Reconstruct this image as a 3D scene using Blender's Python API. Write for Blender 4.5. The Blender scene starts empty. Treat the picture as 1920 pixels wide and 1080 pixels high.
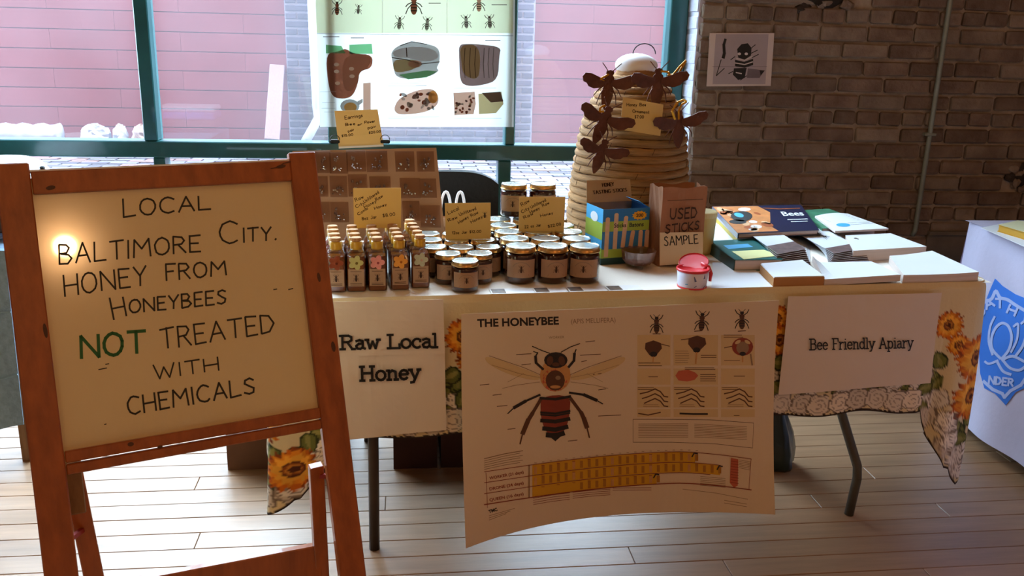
import bpy, math, random
import numpy as np
from mathutils import Vector, Matrix
random.seed(7); RNG = np.random.default_rng(7)
SC = bpy.context.scene; COL = SC.collection
V = Vector; PI = math.pi; R_ = math.radians

# ------------------------------------------------------------------ camera
FPX, PITCH, YAW, ROLL = 1670.0, R_(15.8), R_(7.2), R_(1.5)
CAM = V((0, 0, 1.36))
FW = V((math.sin(YAW)*math.cos(PITCH), math.cos(YAW)*math.cos(PITCH), -math.sin(PITCH)))
_rt = V((math.cos(YAW), -math.sin(YAW), 0)); _up = _rt.cross(FW)
RT = _rt*math.cos(ROLL) + _up*math.sin(ROLL); UP = RT.cross(FW)
cd = bpy.data.cameras.new('camera'); co = bpy.data.objects.new('camera', cd); COL.objects.link(co)
cd.sensor_width = 36; cd.lens = FPX*36/1920; cd.clip_start = .02; cd.clip_end = 100
co.matrix_world = Matrix(((RT.x, UP.x, -FW.x, CAM.x), (RT.y, UP.y, -FW.y, CAM.y), (RT.z, UP.z, -FW.z, CAM.z), (0, 0, 0, 1)))
SC.camera = co
# ------------------------------------------------------------------ sky, lamps, exposure
SC.view_settings.view_transform = 'Standard'; SC.view_settings.look = 'None'
SC.view_settings.gamma = 1; SC.view_settings.use_curve_mapping = False
SC.view_settings.exposure = 0.0
w = bpy.data.worlds.new('overcast_sky'); SC.world = w; w.use_nodes = True
bg = w.node_tree.nodes['Background']; bg.inputs[0].default_value = (.62, .80, 1, 1); bg.inputs[1].default_value = 29
SC.cycles.use_denoising = True
SC.cycles.max_bounces = 8; SC.cycles.diffuse_bounces = 4; SC.cycles.glossy_bounces = 4
SC.cycles.transparent_max_bounces = 16; SC.cycles.transmission_bounces = 6
SC.cycles.caustics_reflective = False; SC.cycles.caustics_refractive = False
SC.cycles.sample_clamp_indirect = 6
def light(name, loc, kind, energy, color, size, rot=None, **k):
    d = bpy.data.lights.new(name, kind); d.energy = energy; d.color = color
    if kind == 'AREA': d.shape = 'RECTANGLE'; d.size, d.size_y = size
    else: d.shadow_soft_size = size
    for a, b in k.items(): setattr(d, a, b)
    o = bpy.data.objects.new(name, d); o.location = loc; COL.objects.link(o)
    if rot: o.rotation_euler = rot
    return o
WARM = (1.0, .52, .21)
LAMPS = [((1.02, -2.45, 2.86), 56), ((-1.3, -1.6, 2.86), 20), ((3.9, -1.7, 2.86), 48), ((.35, .75, 2.86), 11), ((-.1, 2.45, 2.86), 5)]
for p, e in LAMPS: light('ceiling_lamp_light', p, 'POINT', e, WARM, .07)
PORT = light('window_portal', (-1.2, 3.90, 2.03), 'AREA', 1, (1, 1, 1), (5.0, 3.4), (R_(90), 0, 0))
PORT.data.cycles.is_portal = True
PORT.rotation_euler = (R_(-90), 0, 0)

# ------------------------------------------------------------------ projection helpers (pixel of the photo -> point on a real plane)
def ray(px, py): return FW*FPX + RT*(px-960) + UP*(540-py)
def at_z(px, py, z): d = ray(px, py); return CAM + d*((z-CAM.z)/d.z)
def at_y(px, py, y): d = ray(px, py); return CAM + d*(y/d.y)
def at_plane(px, py, P, n):
    d = ray(px, py); return CAM + d*((P-CAM).dot(n)/d.dot(n))
def proj(P):
    d = P-CAM; q = d.dot(FW); return 960+FPX*d.dot(RT)/q, 540-FPX*d.dot(UP)/q

# ------------------------------------------------------------------ materials
def lin(c):
    if isinstance(c, str):
        c = tuple(int(c[i:i+2], 16)/255 for i in (1, 3, 5)); return tuple(x/12.92 if x < .04045 else ((x+.055)/1.055)**2.4 for x in c)
    return c
MATS = {}
def mat(name, c=(.8, .8, .8), rough=.6, metal=0., var=0., scale=8., bump=0., bscale=None, rnd=0., coat=0., trans=0., ior=1.45, emit=None, es=1., c2=None, stretch=None, spec=.5, sub=0., sss=0):
    if name in MATS: return MATS[name]
    m = bpy.data.materials.new(name); m.use_nodes = True; MATS[name] = m
    nt = m.node_tree; N = nt.nodes; L = nt.links; b = N['Principled BSDF']
    c = lin(c); b.inputs['Base Color'].default_value = (*c, 1); b.inputs['Roughness'].default_value = rough
    b.inputs['Metallic'].default_value = metal; b.inputs['IOR'].default_value = ior
    b.inputs['Specular IOR Level'].default_value = spec
    b.inputs['Coat Weight'].default_value = coat; b.inputs['Transmission Weight'].default_value = trans
    if emit is not None:
        b.inputs['Emission Color'].default_value = (*lin(emit), 1); b.inputs['Emission Strength'].default_value = es
    src = None
    tc = N.new('ShaderNodeTexCoord'); out = tc.outputs['Object']
    if stretch:
        mp = N.new('ShaderNodeMapping'); mp.inputs['Scale'].default_value = stretch; L.new(out, mp.inputs[0]); out = mp.outputs[0]
    if rnd:   # every piece reads another place of the noise
        oi = N.new('ShaderNodeObjectInfo'); ad = N.new('ShaderNodeVectorMath'); ad.operation = 'MULTIPLY_ADD'
        cb = N.new('ShaderNodeCombineXYZ')
        for i in range(3): L.new(oi.outputs['Random'], cb.inputs[i])
        L.new(cb.outputs[0], ad.inputs[0]); ad.inputs[1].default_value = (37, 61, 53); L.new(out, ad.inputs[2]); out = ad.outputs[0]
    if var or c2:
        n = N.new('ShaderNodeTexNoise'); n.inputs['Scale'].default_value = scale; n.inputs['Detail'].default_value = 6; n.inputs['Roughness'].default_value = .6
        L.new(out, n.inputs['Vector'])
        r = N.new('ShaderNodeMapRange'); r.inputs[1].default_value = .3; r.inputs[2].default_value = .7; L.new(n.outputs['Fac'], r.inputs[0])
        mx = N.new('ShaderNodeMix'); mx.data_type = 'RGBA'; L.new(r.outputs[0], mx.inputs[0])
        d = lin(c2) if c2 else tuple(x*(1-var) for x in c)
        mx.inputs[6].default_value = (*d, 1); mx.inputs[7].default_value = (*(c if c2 else tuple(min(1, x*(1+var)) for x in c)), 1)
        src = mx.outputs[2]
    if rnd:
        hs = N.new('ShaderNodeHueSaturation'); mr = N.new('ShaderNodeMapRange'); mr.inputs[3].default_value = 1-rnd; mr.inputs[4].default_value = 1+rnd
        L.new(oi.outputs['Random'], mr.inputs[0]); L.new(mr.outputs[0], hs.inputs['Value'])
        if src: L.new(src, hs.inputs['Color'])
        else: hs.inputs['Color'].default_value = (*c, 1)
        src = hs.outputs[0]
    if src: L.new(src, b.inputs['Base Color'])
    if bump:
        n2 = N.new('ShaderNodeTexNoise'); n2.inputs['Scale'].default_value = bscale or scale*3; n2.inputs['Detail'].default_value = 5
        L.new(out, n2.inputs['Vector'])
        bp = N.new('ShaderNodeBump'); bp.inputs['Strength'].default_value = bump; bp.inputs['Distance'].default_value = .01
        L.new(n2.outputs['Fac'], bp.inputs['Height']); L.new(bp.outputs[0], b.inputs['Normal'])
    return m
def glassmat(name, tint=(1, 1, 1), dust=0., rough=0.02, film_c=(.85, .88, .95), fac=1.):
    m = bpy.data.materials.new(name); m.use_nodes = True; N = m.node_tree.nodes; L = m.node_tree.links
    N.remove(N['Principled BSDF']); o = N['Material Output']
    tr = N.new('ShaderNodeBsdfTransparent'); tr.inputs[0].default_value = (*tint, 1)
    gl = N.new('ShaderNodeBsdfGlossy'); gl.inputs['Roughness'].default_value = rough
    fr = N.new('ShaderNodeLayerWeight'); fr.inputs[0].default_value = .5      # Schlick term that is the same from both sides of a thin pane
    pw = N.new('ShaderNodeMath'); pw.operation = 'POWER'; pw.inputs[1].default_value = 5; L.new(fr.outputs['Facing'], pw.inputs[0])
    ml = N.new('ShaderNodeMath'); ml.operation = 'MULTIPLY_ADD'; ml.inputs[1].default_value = .9; ml.inputs[2].default_value = .04*fac; ml.use_clamp = True; L.new(pw.outputs[0], ml.inputs[0])
    mx = N.new('ShaderNodeMixShader'); L.new(ml.outputs[0], mx.inputs[0]); L.new(tr.outputs[0], mx.inputs[1]); L.new(gl.outputs[0], mx.inputs[2])
    last = mx
    if dust:  # translucent film mixed into the glass, its share varied by noise
        df = N.new('ShaderNodeBsdfTranslucent'); df.inputs[0].default_value = (*film_c, 1)
        tc = N.new('ShaderNodeTexCoord'); n = N.new('ShaderNodeTexNoise'); n.inputs['Scale'].default_value = .9; n.inputs['Detail'].default_value = 3; L.new(tc.outputs['Object'], n.inputs[0])
        mr = N.new('ShaderNodeMapRange'); mr.inputs[1].default_value = .3; mr.inputs[2].default_value = .75; mr.inputs[3].default_value = dust*.5; mr.inputs[4].default_value = dust*1.5; L.new(n.outputs['Fac'], mr.inputs[0])
        m2 = N.new('ShaderNodeMixShader'); L.new(mr.outputs[0], m2.inputs[0]); L.new(mx.outputs[0], m2.inputs[1]); L.new(df.outputs[0], m2.inputs[2]); last = m2
    L.new(last.outputs[0], o.inputs[0]); MATS[name] = m; return m
def papermat(name, c, trl=.35, rough=.6):
    m = bpy.data.materials.new(name); m.use_nodes = True; N = m.node_tree.nodes; L = m.node_tree.links
    b = N['Principled BSDF']; b.inputs['Base Color'].default_value = (*lin(c), 1); b.inputs['Roughness'].default_value = rough
    t = N.new('ShaderNodeBsdfTranslucent'); t.inputs[0].default_value = (*lin(c), 1)
    mx = N.new('ShaderNodeMixShader'); mx.inputs[0].default_value = trl
    L.new(b.outputs[0], mx.inputs[1]); L.new(t.outputs[0], mx.inputs[2]); L.new(mx.outputs[0], N['Material Output'].inputs[0]); MATS[name] = m; return m

# ------------------------------------------------------------------ mesh building
class MB:
    def __init__(s): s.v = []; s.f = []; s.m = []
    def add(s, vs, fs, mi=0):
        o = len(s.v); s.v += [tuple(p) for p in vs]; s.f += [tuple(i+o for i in f) for f in fs]; s.m += [mi]*len(fs); return s
    def box(s, c, d, M=None, mi=0, bev=0.):
        x, y, z = d[0]/2, d[1]/2, d[2]/2; c = V(c)
        if bev > 0:
            b = min(bev, x*.9, y*.9, z*.9); ps = []; 
            for sx in (-1, 1):
                for sy in (-1, 1):
                    for sz in (-1, 1):
                        ps += [V((sx*x, sy*(y-b), sz*(z-b))), V((sx*(x-b), sy*y, sz*(z-b))), V((sx*(x-b), sy*(y-b), sz*z))]
            def I(a, b_, c_, k): return ((a > 0)*4+(b_ > 0)*2+(c_ > 0))*3+k
            fs = []
            for q in (-1, 1):
                f = [I(q, a, b_, 0) for a, b_ in ((-1, -1), (1, -1), (1, 1), (-1, 1))]; fs.append(f if q > 0 else f[::-1])
                f = [I(a, q, b_, 1) for a, b_ in ((-1, -1), (1, -1), (1, 1), (-1, 1))]; fs.append(f[::-1] if q > 0 else f)
                f = [I(a, b_, q, 2) for a, b_ in ((-1, -1), (1, -1), (1, 1), (-1, 1))]; fs.append(f if q > 0 else f[::-1])
            for a in (-1, 1):
                for b_ in (-1, 1):
                    f = [I(a, b_, -1, 0), I(a, b_, -1, 1), I(a, b_, 1, 1), I(a, b_, 1, 0)]; fs.append(f if a*b_ < 0 else f[::-1])
                    f = [I(a, -1, b_, 0), I(a, -1, b_, 2), I(a, 1, b_, 2), I(a, 1, b_, 0)]; fs.append(f[::-1] if a*b_ < 0 else f)
                    f = [I(-1, a, b_, 1), I(-1, a, b_, 2), I(1, a, b_, 2), I(1, a, b_, 1)]; fs.append(f if a*b_ < 0 else f[::-1])
                    for c_ in (-1, 1):
                        f = [I(a, b_, c_, 0), I(a, b_, c_, 1), I(a, b_, c_, 2)]; fs.append(f if a*b_*c_ > 0 else f[::-1])
        else:
            ps = [V((sx*x, sy*y, sz*z)) for sx in (-1, 1) for sy in (-1, 1) for sz in (-1, 1)]
            fs = [(0, 1, 3, 2), (4, 6, 7, 5), (0, 4, 5, 1), (2, 3, 7, 6), (0, 2, 6, 4), (1, 5, 7, 3)]
        if M is not None: ps = [M @ p for p in ps]
        return s.add([p+c for p in ps], fs, mi)
    def bar(s, a, b, wd, dp, up=V((0, 0, 1)), mi=0, bev=0.):   # box from a to b; wd across, dp along up-ish
        a, b = V(a), V(b); z = (b-a); l = z.length; z.normalize(); x = up.cross(z)
        if x.length < 1e-5: x = V((1, 0, 0)).cross(z)
        x.normalize(); y = z.cross(x); M = Matrix((x, y, z)).transposed()
        return s.box((a+b)/2, (wd, dp, l), M, mi, bev)
    def lathe(s, prof, n=24, c=(0, 0, 0), mi=0, M=None, cap=True):
        c = V(c); vs = []; fs = []
        for r, z in prof:
            for k in range(n):
                a = 2*PI*k/n; p = V((r*math.cos(a), r*math.sin(a), z)); vs.append((M @ p if M is not None else p)+c)
        for j in range(len(prof)-1):
            for k in range(n):
                k2 = (k+1) % n; fs.append((j*n+k, j*n+k2, (j+1)*n+k2, (j+1)*n+k))
        if cap:
            if prof[0][0] > 1e-6: fs.append(tuple(range(n))[::-1])
            if prof[-1][0] > 1e-6: fs.append(tuple((len(prof)-1)*n+k for k in range(n)))
        return s.add(vs, fs, mi)
    def tube(s, pts, r, n=8, mi=0, closed=False):
        pts = [V(p) for p in pts]; rs = r if isinstance(r, (list, tuple)) else [r]*len(pts); vs = []; fs = []; u = None; m = len(pts)
        for i, p in enumerate(pts):
            t = (pts[(i+1) % m if closed else min(i+1, m-1)]-pts[(i-1) if closed else max(i-1, 0)]).normalized()
            if u is None: u = t.orthogonal().normalized()
            u = (u-t*u.dot(t)); u = u.normalized() if u.length > 1e-6 else t.orthogonal().normalized(); w_ = t.cross(u)
            for k in range(n):
                a = 2*PI*k/n; vs.append(p+(u*math.cos(a)+w_*math.sin(a))*rs[i])
        for i in range(m if closed else m-1):
            j = (i+1) % m
            for k in range(n):
                k2 = (k+1) % n; fs.append((i*n+k, i*n+k2, j*n+k2, j*n+k))
        if not closed: fs += [tuple(range(n))[::-1], tuple((m-1)*n+k for k in range(n))]
        return s.add(vs, fs, mi)
    def ell(s, c, r, M=None, nu=14, nv=9, mi=0, jit=0.):
        vs = []; fs = []; c = V(c)
        for j in range(nv+1):
            for k in range(nu):
                t = PI*j/nv; a = 2*PI*k/nu; q = 1+random.uniform(-jit, jit); p = V((r[0]*math.sin(t)*math.cos(a)*q, r[1]*math.sin(t)*math.sin(a)*q, r[2]*math.cos(t)*q)); vs.append((M @ p if M is not None else p)+c)
        for j in range(nv):
            for k in range(nu):
                k2 = (k+1) % nu; fs.append((j*nu+k, (j+1)*nu+k, (j+1)*nu+k2, j*nu+k2))
        return s.add(vs, fs, mi)
    def plate(s, poly, fn, t, mi=0):   # flat outline with thickness, fn maps (a, b, h)
        n = len(poly); s.add([fn(a, b, t) for a, b in poly]+[fn(a, b, 0) for a, b in poly], [tuple(range(n)), tuple(range(n, 2*n))[::-1]]+[(k, n+k, n+(k+1) % n, (k+1) % n) for k in range(n)], mi); return s
    def grid(s, fn, nu, nv, mi=0, flip=False):
        vs = [fn(i/nu, j/nv) for j in range(nv+1) for i in range(nu+1)]
        fs = [(j*(nu+1)+i, j*(nu+1)+i+1, (j+1)*(nu+1)+i+1, (j+1)*(nu+1)+i) for j in range(nv) for i in range(nu)]
        return s.add(vs, [f[::-1] for f in fs] if flip else fs, mi)
    def slab(s, fn, nu, nv, t, mi=0, side=None):   # closed sheet: fn(u,v) -> (point, normal)
        top = [fn(i/nu, j/nv) for j in range(nv+1) for i in range(nu+1)]
        a = [p for p, n in top]; b = [p-n*t for p, n in top]; W = nu+1; o = len(a)
        q = [(j*W+i, j*W+i+1, (j+1)*W+i+1, (j+1)*W+i) for j in range(nv) for i in range(nu)]
        s.add(a+b, q+[tuple(k+o for k in f[::-1]) for f in q], mi); base = len(s.v)-2*o
        rim = [i for i in range(W)]+[j*W+nu for j in range(1, nv+1)]+[nv*W+i for i in range(nu-1, -1, -1)]+[j*W for j in range(nv-1, 0, -1)]
        for k in range(len(rim)):
            x, y = rim[k], rim[(k+1) % len(rim)]; s.f.append((base+y, base+x, base+o+x, base+o+y)); s.m.append(mi if side is None else side)
        return s
    def mesh(s, name, mats, smooth=False, M=None):
        me = bpy.data.meshes.new(name); me.from_pydata([tuple(p) for p in s.v], [], s.f)
        for m in (mats if isinstance(mats, (list, tuple)) else [mats]): me.materials.append(m)
        if any(s.m): me.polygons.foreach_set('material_index', s.m)
        if smooth: me.polygons.foreach_set('use_smooth', [True]*len(me.polygons))
        if M is not None: me.transform(M)
        me.update(); return me
    def build(s, name, mats, parent=None, smooth=False, world=True, origin=None):
        """world=True: vertices are world coordinates, moved into the parent's frame (or to origin)."""
        M = None; o = None
        if world:
            if parent is not None: M = wm(parent).inverted()
            elif origin is None:
                xs = np.array(s.v); lo, hi = xs.min(0), xs.max(0); origin = V(((lo[0]+hi[0])/2, (lo[1]+hi[1])/2, lo[2]))
            if parent is None: M = Matrix.Translation(-V(origin))
        o = bpy.data.objects.new(name, s.mesh(name, mats, smooth, M)); COL.objects.link(o)
        if parent is not None: o.parent = parent
        elif world: o.location = origin
        if smooth and smooth != True:
            pass
        return o
def wm(o):
    M = Matrix.LocRotScale(o.location, o.rotation_euler, o.scale)
    return wm(o.parent) @ M if o.parent else M
def empty(name, loc=(0, 0, 0), rz=0., parent=None):
    o = bpy.data.objects.new(name, None); o.empty_display_size = .05; o.location = loc; o.rotation_euler = (0, 0, rz); COL.objects.link(o)
    if parent: o.parent = parent
    return o
def tag(o, label=None, cat=None, group=None, kind=None):
    if label: o['label'] = label
    if cat: o['category'] = cat
    if group: o['group'] = group
    if kind: o['kind'] = kind
    return o
def copy_tree(o, parent=None):
    c = o.copy(); COL.objects.link(c); c.parent = parent
    for ch in [x for x in list(COL.objects) if x.parent == o]: copy_tree(ch, c)
    return c
def autosmooth(o, ang=40):
    me = o.data; me.polygons.foreach_set('use_smooth', [True]*len(me.polygons))
    bmn = __import__('bmesh'); b = bmn.new(); b.from_mesh(me); a = R_(ang)
    for e in b.edges:
        if len(e.link_faces) == 2 and e.calc_face_angle(0) > a: e.smooth = False
    b.to_mesh(me); b.free(); return o

# ------------------------------------------------------------------ flat print: polygons drawn in a 2-D frame, mapped onto the paper
def arc(cx, cy, rx, ry, a0, a1, n=10): return [(cx+rx*math.cos(R_(a0+(a1-a0)*i/n)), cy+ry*math.sin(R_(a0+(a1-a0)*i/n))) for i in range(n+1)]
class Ink:
    def __init__(s): s.q = []
    def poly(s, pts, mi=0, lay=1): s.q.append((list(pts), mi, lay)); return s
    def ell(s, cx, cy, rx, ry, mi=0, lay=1, rot=0, n=16):
        c, d = math.cos(R_(rot)), math.sin(R_(rot)); return s.poly([(cx+x*c-y*d, cy+x*d+y*c) for x, y in arc(0, 0, rx, ry, 0, 360-360/n, n-1)], mi, lay)
    def line(s, pts, wd, mi=0, lay=1, w1=None):
        pts = [tuple(p) for p in pts]; n = len(pts)
        for i in range(n-1):
            (x0, y0), (x1, y1) = pts[i], pts[i+1]; dx, dy = x1-x0, y1-y0; l = math.hypot(dx, dy) or 1e-9; ux, uy = dx/l, dy/l
            a = wd/2 if w1 is None else (wd+(w1-wd)*i/(n-1))/2; b = wd/2 if w1 is None else (wd+(w1-wd)*(i+1)/(n-1))/2
            e = a*.6; s.poly([(x0-ux*e-uy*a, y0-uy*e+ux*a), (x1+ux*e-uy*b, y1+uy*e+ux*b), (x1+ux*e+uy*b, y1+uy*e-ux*b), (x0-ux*e+uy*a, y0-uy*e-ux*a)], mi, lay)
        return s
    def rect(s, x0, y0, x1, y1, mi=0, lay=1): return s.poly([(x0, y0), (x1, y0), (x1, y1), (x0, y1)], mi, lay)
    def textlines(s, x0, y0, x1, y1, n, wd, mi=0, lay=2, sk=0.):
        for i in range(n):
            y = y0+(y1-y0)*(i+.5)/n; s.line([(x0, y), (x1-random.random()*.12*(x1-x0), y+sk*(x1-x0))], wd, mi, lay)
        return s
    def build(s, name, mats, fn, parent, eps=.0006, cut=0):
        mb = MB()
        def half(P, ax, c, sg):
            o = []
            for a, b in zip(P, P[1:]+P[:1]):
                da, db = (a[ax]-c)*sg, (b[ax]-c)*sg
                if da >= 0: o.append(a)
                if (da > 0 > db) or (da < 0 < db): t = da/(da-db); o.append((a[0]+(b[0]-a[0])*t, a[1]+(b[1]-a[1])*t))
            return o
        def parts(P):
            if cut:
                for ax in (0, 1):
                    lo, hi = min(p[ax] for p in P), max(p[ax] for p in P)
                    if hi-lo > cut:
                        c = (lo+hi)/2; return [q for h in (half(P, ax, c, 1), half(P, ax, c, -1)) if len(h) > 2 for q in parts(h)]
            return [P]
        for pts, mi, lay in [(q, m_, l_) for P_, m_, l_ in s.q for q in parts(P_)]:
            vs = [fn(x, y, eps*lay) for x, y in pts]; mb.add(vs, [tuple(range(len(pts)))], mi)
        o = mb.build(name, mats, parent); return o
# one-stroke hand lettering, box height 1, baseline 0
G = {
 'A': (.72, [[(0, 0), (.36, 1), (.72, 0)], [(.13, .36), (.6, .36)]]), 'B': (.6, [[(0, 0), (0, 1)], [(0, 1), (.35, .98), (.5, .8), (.35, .56), (0, .53)], [(.1, .53), (.45, .48), (.6, .25), (.4, .03), (0, 0)]]),
 'C': (.66, [arc(.4, .5, .4, .5, 50, 310, 12)]), 'D': (.64, [[(0, 0), (0, 1)], [(0, 1), (.4, .92), (.64, .5), (.4, .07), (0, 0)]]),
 'E': (.52, [[(0, 0), (0, 1)], [(0, 1), (.52, 1)], [(0, .52), (.42, .52)], [(0, 0), (.52, 0)]]), 'F': (.5, [[(0, 0), (0, 1)], [(0, 1), (.52, 1)], [(0, .55), (.4, .55)]]),
 'G': (.68, [arc(.38, .5, .38, .5, 50, 330, 12), [(.7, .25), (.7, .45), (.42, .45)]]), 'H': (.66, [[(0, 0), (0, 1)], [(.66, 0), (.66, 1)], [(0, .48), (.66, .52)]]),
 'I': (.08, [[(.04, 0), (.04, 1)]]), 'J': (.45, [[(.4, 1), (.4, .15), (.2, 0), (.02, .15)]]), 'Q': (.72, [arc(.36, .5, .36, .5, 90, 450, 14), [(.45, .3), (.75, -.05)]]), 'q': (.4, [arc(.2, .28, .2, .28, 20, 340, 10), [(.4, .56), (.4, -.35)]]), 'j': (.2, [[(.15, .55), (.15, -.2), (0, -.3)]]), 'x': (.36, [[(0, 0), (.36, .55)], [(0, .55), (.36, 0)]]), '3': (.5, [[(0, .9), (.25, 1), (.45, .78), (.2, .55), (.48, .3), (.25, 0), (0, .1)]]), '6': (.5, [[(.42, .95), (.1, .5), (.05, .2), (.25, 0), (.47, .22), (.25, .48), (.06, .3)]]), '9': (.5, [arc(.25, .7, .22, .28, 0, 360, 10), [(.47, .7), (.35, 0)]]), 'K': (.6, [[(0, 0), (0, 1)], [(.55, 1), (0, .45), (.6, 0)]]), 'L': (.56, [[(0, 1), (0, 0), (.56, .02)]]),
 'M': (.85, [[(0, 0), (.06, 1), (.42, .45), (.78, 1), (.85, 0)]]), 'N': (.68, [[(0, 0), (0, 1), (.68, 0), (.68, 1)]]), 'O': (.72, [arc(.36, .5, .36, .5, 90, 450, 14)]),
 'P': (.55, [[(0, 0), (0, 1)], [(0, 1), (.42, .96), (.55, .75), (.4, .52), (0, .48)]]), 'R': (.6, [[(0, 0), (0, 1)], [(0, 1), (.42, .96), (.54, .76), (.4, .54), (0, .5)], [(.25, .5), (.6, 0)]]),
 'S': (.56, [[(.54, .88), (.35, 1), (.1, .92), (.06, .7), (.3, .52), (.52, .34), (.48, .1), (.25, 0), (0, .12)]]), 'T': (.66, [[(.33, 0), (.33, 1)], [(0, .98), (.68, 1)]]),
 'U': (.62, [[(0, 1), (.02, .3), (.15, .04), (.42, .02), (.58, .25), (.62, 1)]]), 'V': (.65, [[(0, 1), (.33, 0), (.65, 1)]]), 'W': (.95, [[(0, 1), (.25, 0), (.47, .8), (.7, 0), (.95, 1)]]),
 'X': (.6, [[(0, 0), (.6, 1)], [(0, 1), (.6, 0)]]), 'Y': (.62, [[(0, 1), (.3, .5), (.62, 1)], [(.3, .5), (.28, 0)]]), 'Z': (.6, [[(0, 1), (.6, 1), (0, 0), (.6, 0)]]),
 '0': (.55, [arc(.27, .5, .27, .5, 90, 450, 12)]), '1': (.2, [[(0, .8), (.15, 1), (.15, 0)]]), '2': (.52, [[(0, .8), (.15, 1), (.42, .95), (.48, .7), (0, 0), (.52, 0)]]), '8': (.5, [arc(.25, .75, .2, .25, -90, 270, 10), arc(.25, .26, .25, .26, 90, 450, 10)]),
 '5': (.5, [[(.48, 1), (.05, 1), (.03, .58), (.3, .62), (.5, .35), (.35, .02), (0, .06)]]), '7': (.5, [[(0, 1), (.5, 1), (.15, 0)]]), '4': (.5, [[(.35, 0), (.35, 1), (0, .35), (.5, .35)]]), '$': (.5, [[(.5, .85), (.25, .95), (.02, .75), (.25, .5), (.48, .25), (.25, .05), (0, .15)], [(.25, 1.08), (.25, -.08)]]),
 '.': (.1, [[(.03, 0), (.07, .05)]]), '(': (.2, [[(.2, 1.1), (0, .5), (.2, -.1)]]), ')': (.2, [[(0, 1.1), (.2, .5), (0, -.1)]]), ' ': (.4, []), '-': (.3, [[(0, .45), (.3, .45)]]),
 'a': (.42, [arc(.2, .28, .2, .28, 20, 340, 10), [(.42, .56), (.42, 0)]]), 'c': (.38, [arc(.22, .28, .2, .28, 50, 310, 8)]), 'e': (.4, [[(.02, .3), (.38, .34)], arc(.2, .28, .19, .28, 15, 320, 10)]),
 'g': (.4, [arc(.2, .3, .19, .26, 20, 340, 10), [(.4, .56), (.4, -.2), (.2, -.35), (.02, -.22)]]), 'h': (.4, [[(0, 0), (0, 1)], [(0, .4), (.2, .58), (.38, .42), (.4, 0)]]), 'i': (.06, [[(.03, 0), (.03, .55)], [(.03, .75), (.04, .8)]]),
 'f': (.28, [[(.28, .98), (.14, .95), (.12, 0)], [(0, .56), (.26, .56)]]), 'l': (.06, [[(.03, 0), (.03, 1)]]), 'm': (.62, [[(0, 0), (0, .55)], [(0, .4), (.15, .57), (.3, .4), (.3, 0)], [(.3, .4), (.46, .57), (.62, .4), (.62, 0)]]), 'n': (.38, [[(0, 0), (0, .55)], [(0, .38), (.2, .58), (.37, .4), (.38, 0)]]),
 'o': (.4, [arc(.2, .28, .2, .28, 90, 450, 10)]), 'r': (.26, [[(0, 0), (0, .55)], [(0, .35), (.14, .55), (.28, .52)]]), 's': (.34, [[(.32, .48), (.16, .56), (.03, .43), (.18, .29), (.32, .14), (.16, 0), (0, .08)]]), 't': (.3, [[(.14, .85), (.14, .05), (.3, 0)], [(0, .56), (.3, .56)]]),
 'u': (.38, [[(0, .55), (.03, .1), (.2, 0), (.36, .15)], [(.38, .55), (.38, 0)]]), 'w': (.55, [[(0, .55), (.14, 0), (.27, .45), (.41, 0), (.55, .55)]]), 'y': (.4, [[(0, .55), (.2, .05)], [(.4, .55), (.2, .05), (.05, -.3)]]), 'p': (.4, [[(0, .55), (0, -.35)], arc(.2, .28, .2, .27, 160, -160, 10)]),
 'd': (.4, [arc(.2, .28, .2, .28, 20, 340, 10), [(.4, 1), (.4, 0)]]), 'b': (.4, [[(0, 1), (0, 0)], arc(.2, .28, .2, .28, 160, -160, 10)]), 'k': (.36, [[(0, 0), (0, 1)], [(.34, .55), (0, .22), (.36, 0)]]), 'z': (.34, [[(0, .55), (.34, .55), (0, 0), (.34, 0)]]), 'v': (.4, [[(0, .55), (.2, 0), (.4, .55)]]),
}
def word(ink, txt, x0, b0, x1, b1, h0, h1, wd, mi=0, lay=2, jit=.03, slant=0., gap=.22):
    """lettering between (x0,b0) and (x1,b1) in a frame whose y grows downwards"""
    tot = sum(G[c][0]+gap for c in txt)-gap; pos = 0; L = math.hypot(x1-x0, b1-b0); ux, uy = (x1-x0)/L, (b1-b0)/L
    for c in txt:
        wc, st = G[c]
        for pl in st:
            pts = []
            for a, b in pl:
                t = (pos+a)/tot; h = h0+(h1-h0)*t; d = t*L + slant*b*h
                jx, jy = random.uniform(-jit, jit)*h*.5, random.uniform(-jit, jit)*h
                pts.append((x0+ux*d+uy*b*h+jx, b0+uy*d-ux*b*h+jy))
            ink.line(pts, wd, mi, lay)
        pos += wc+gap
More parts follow.
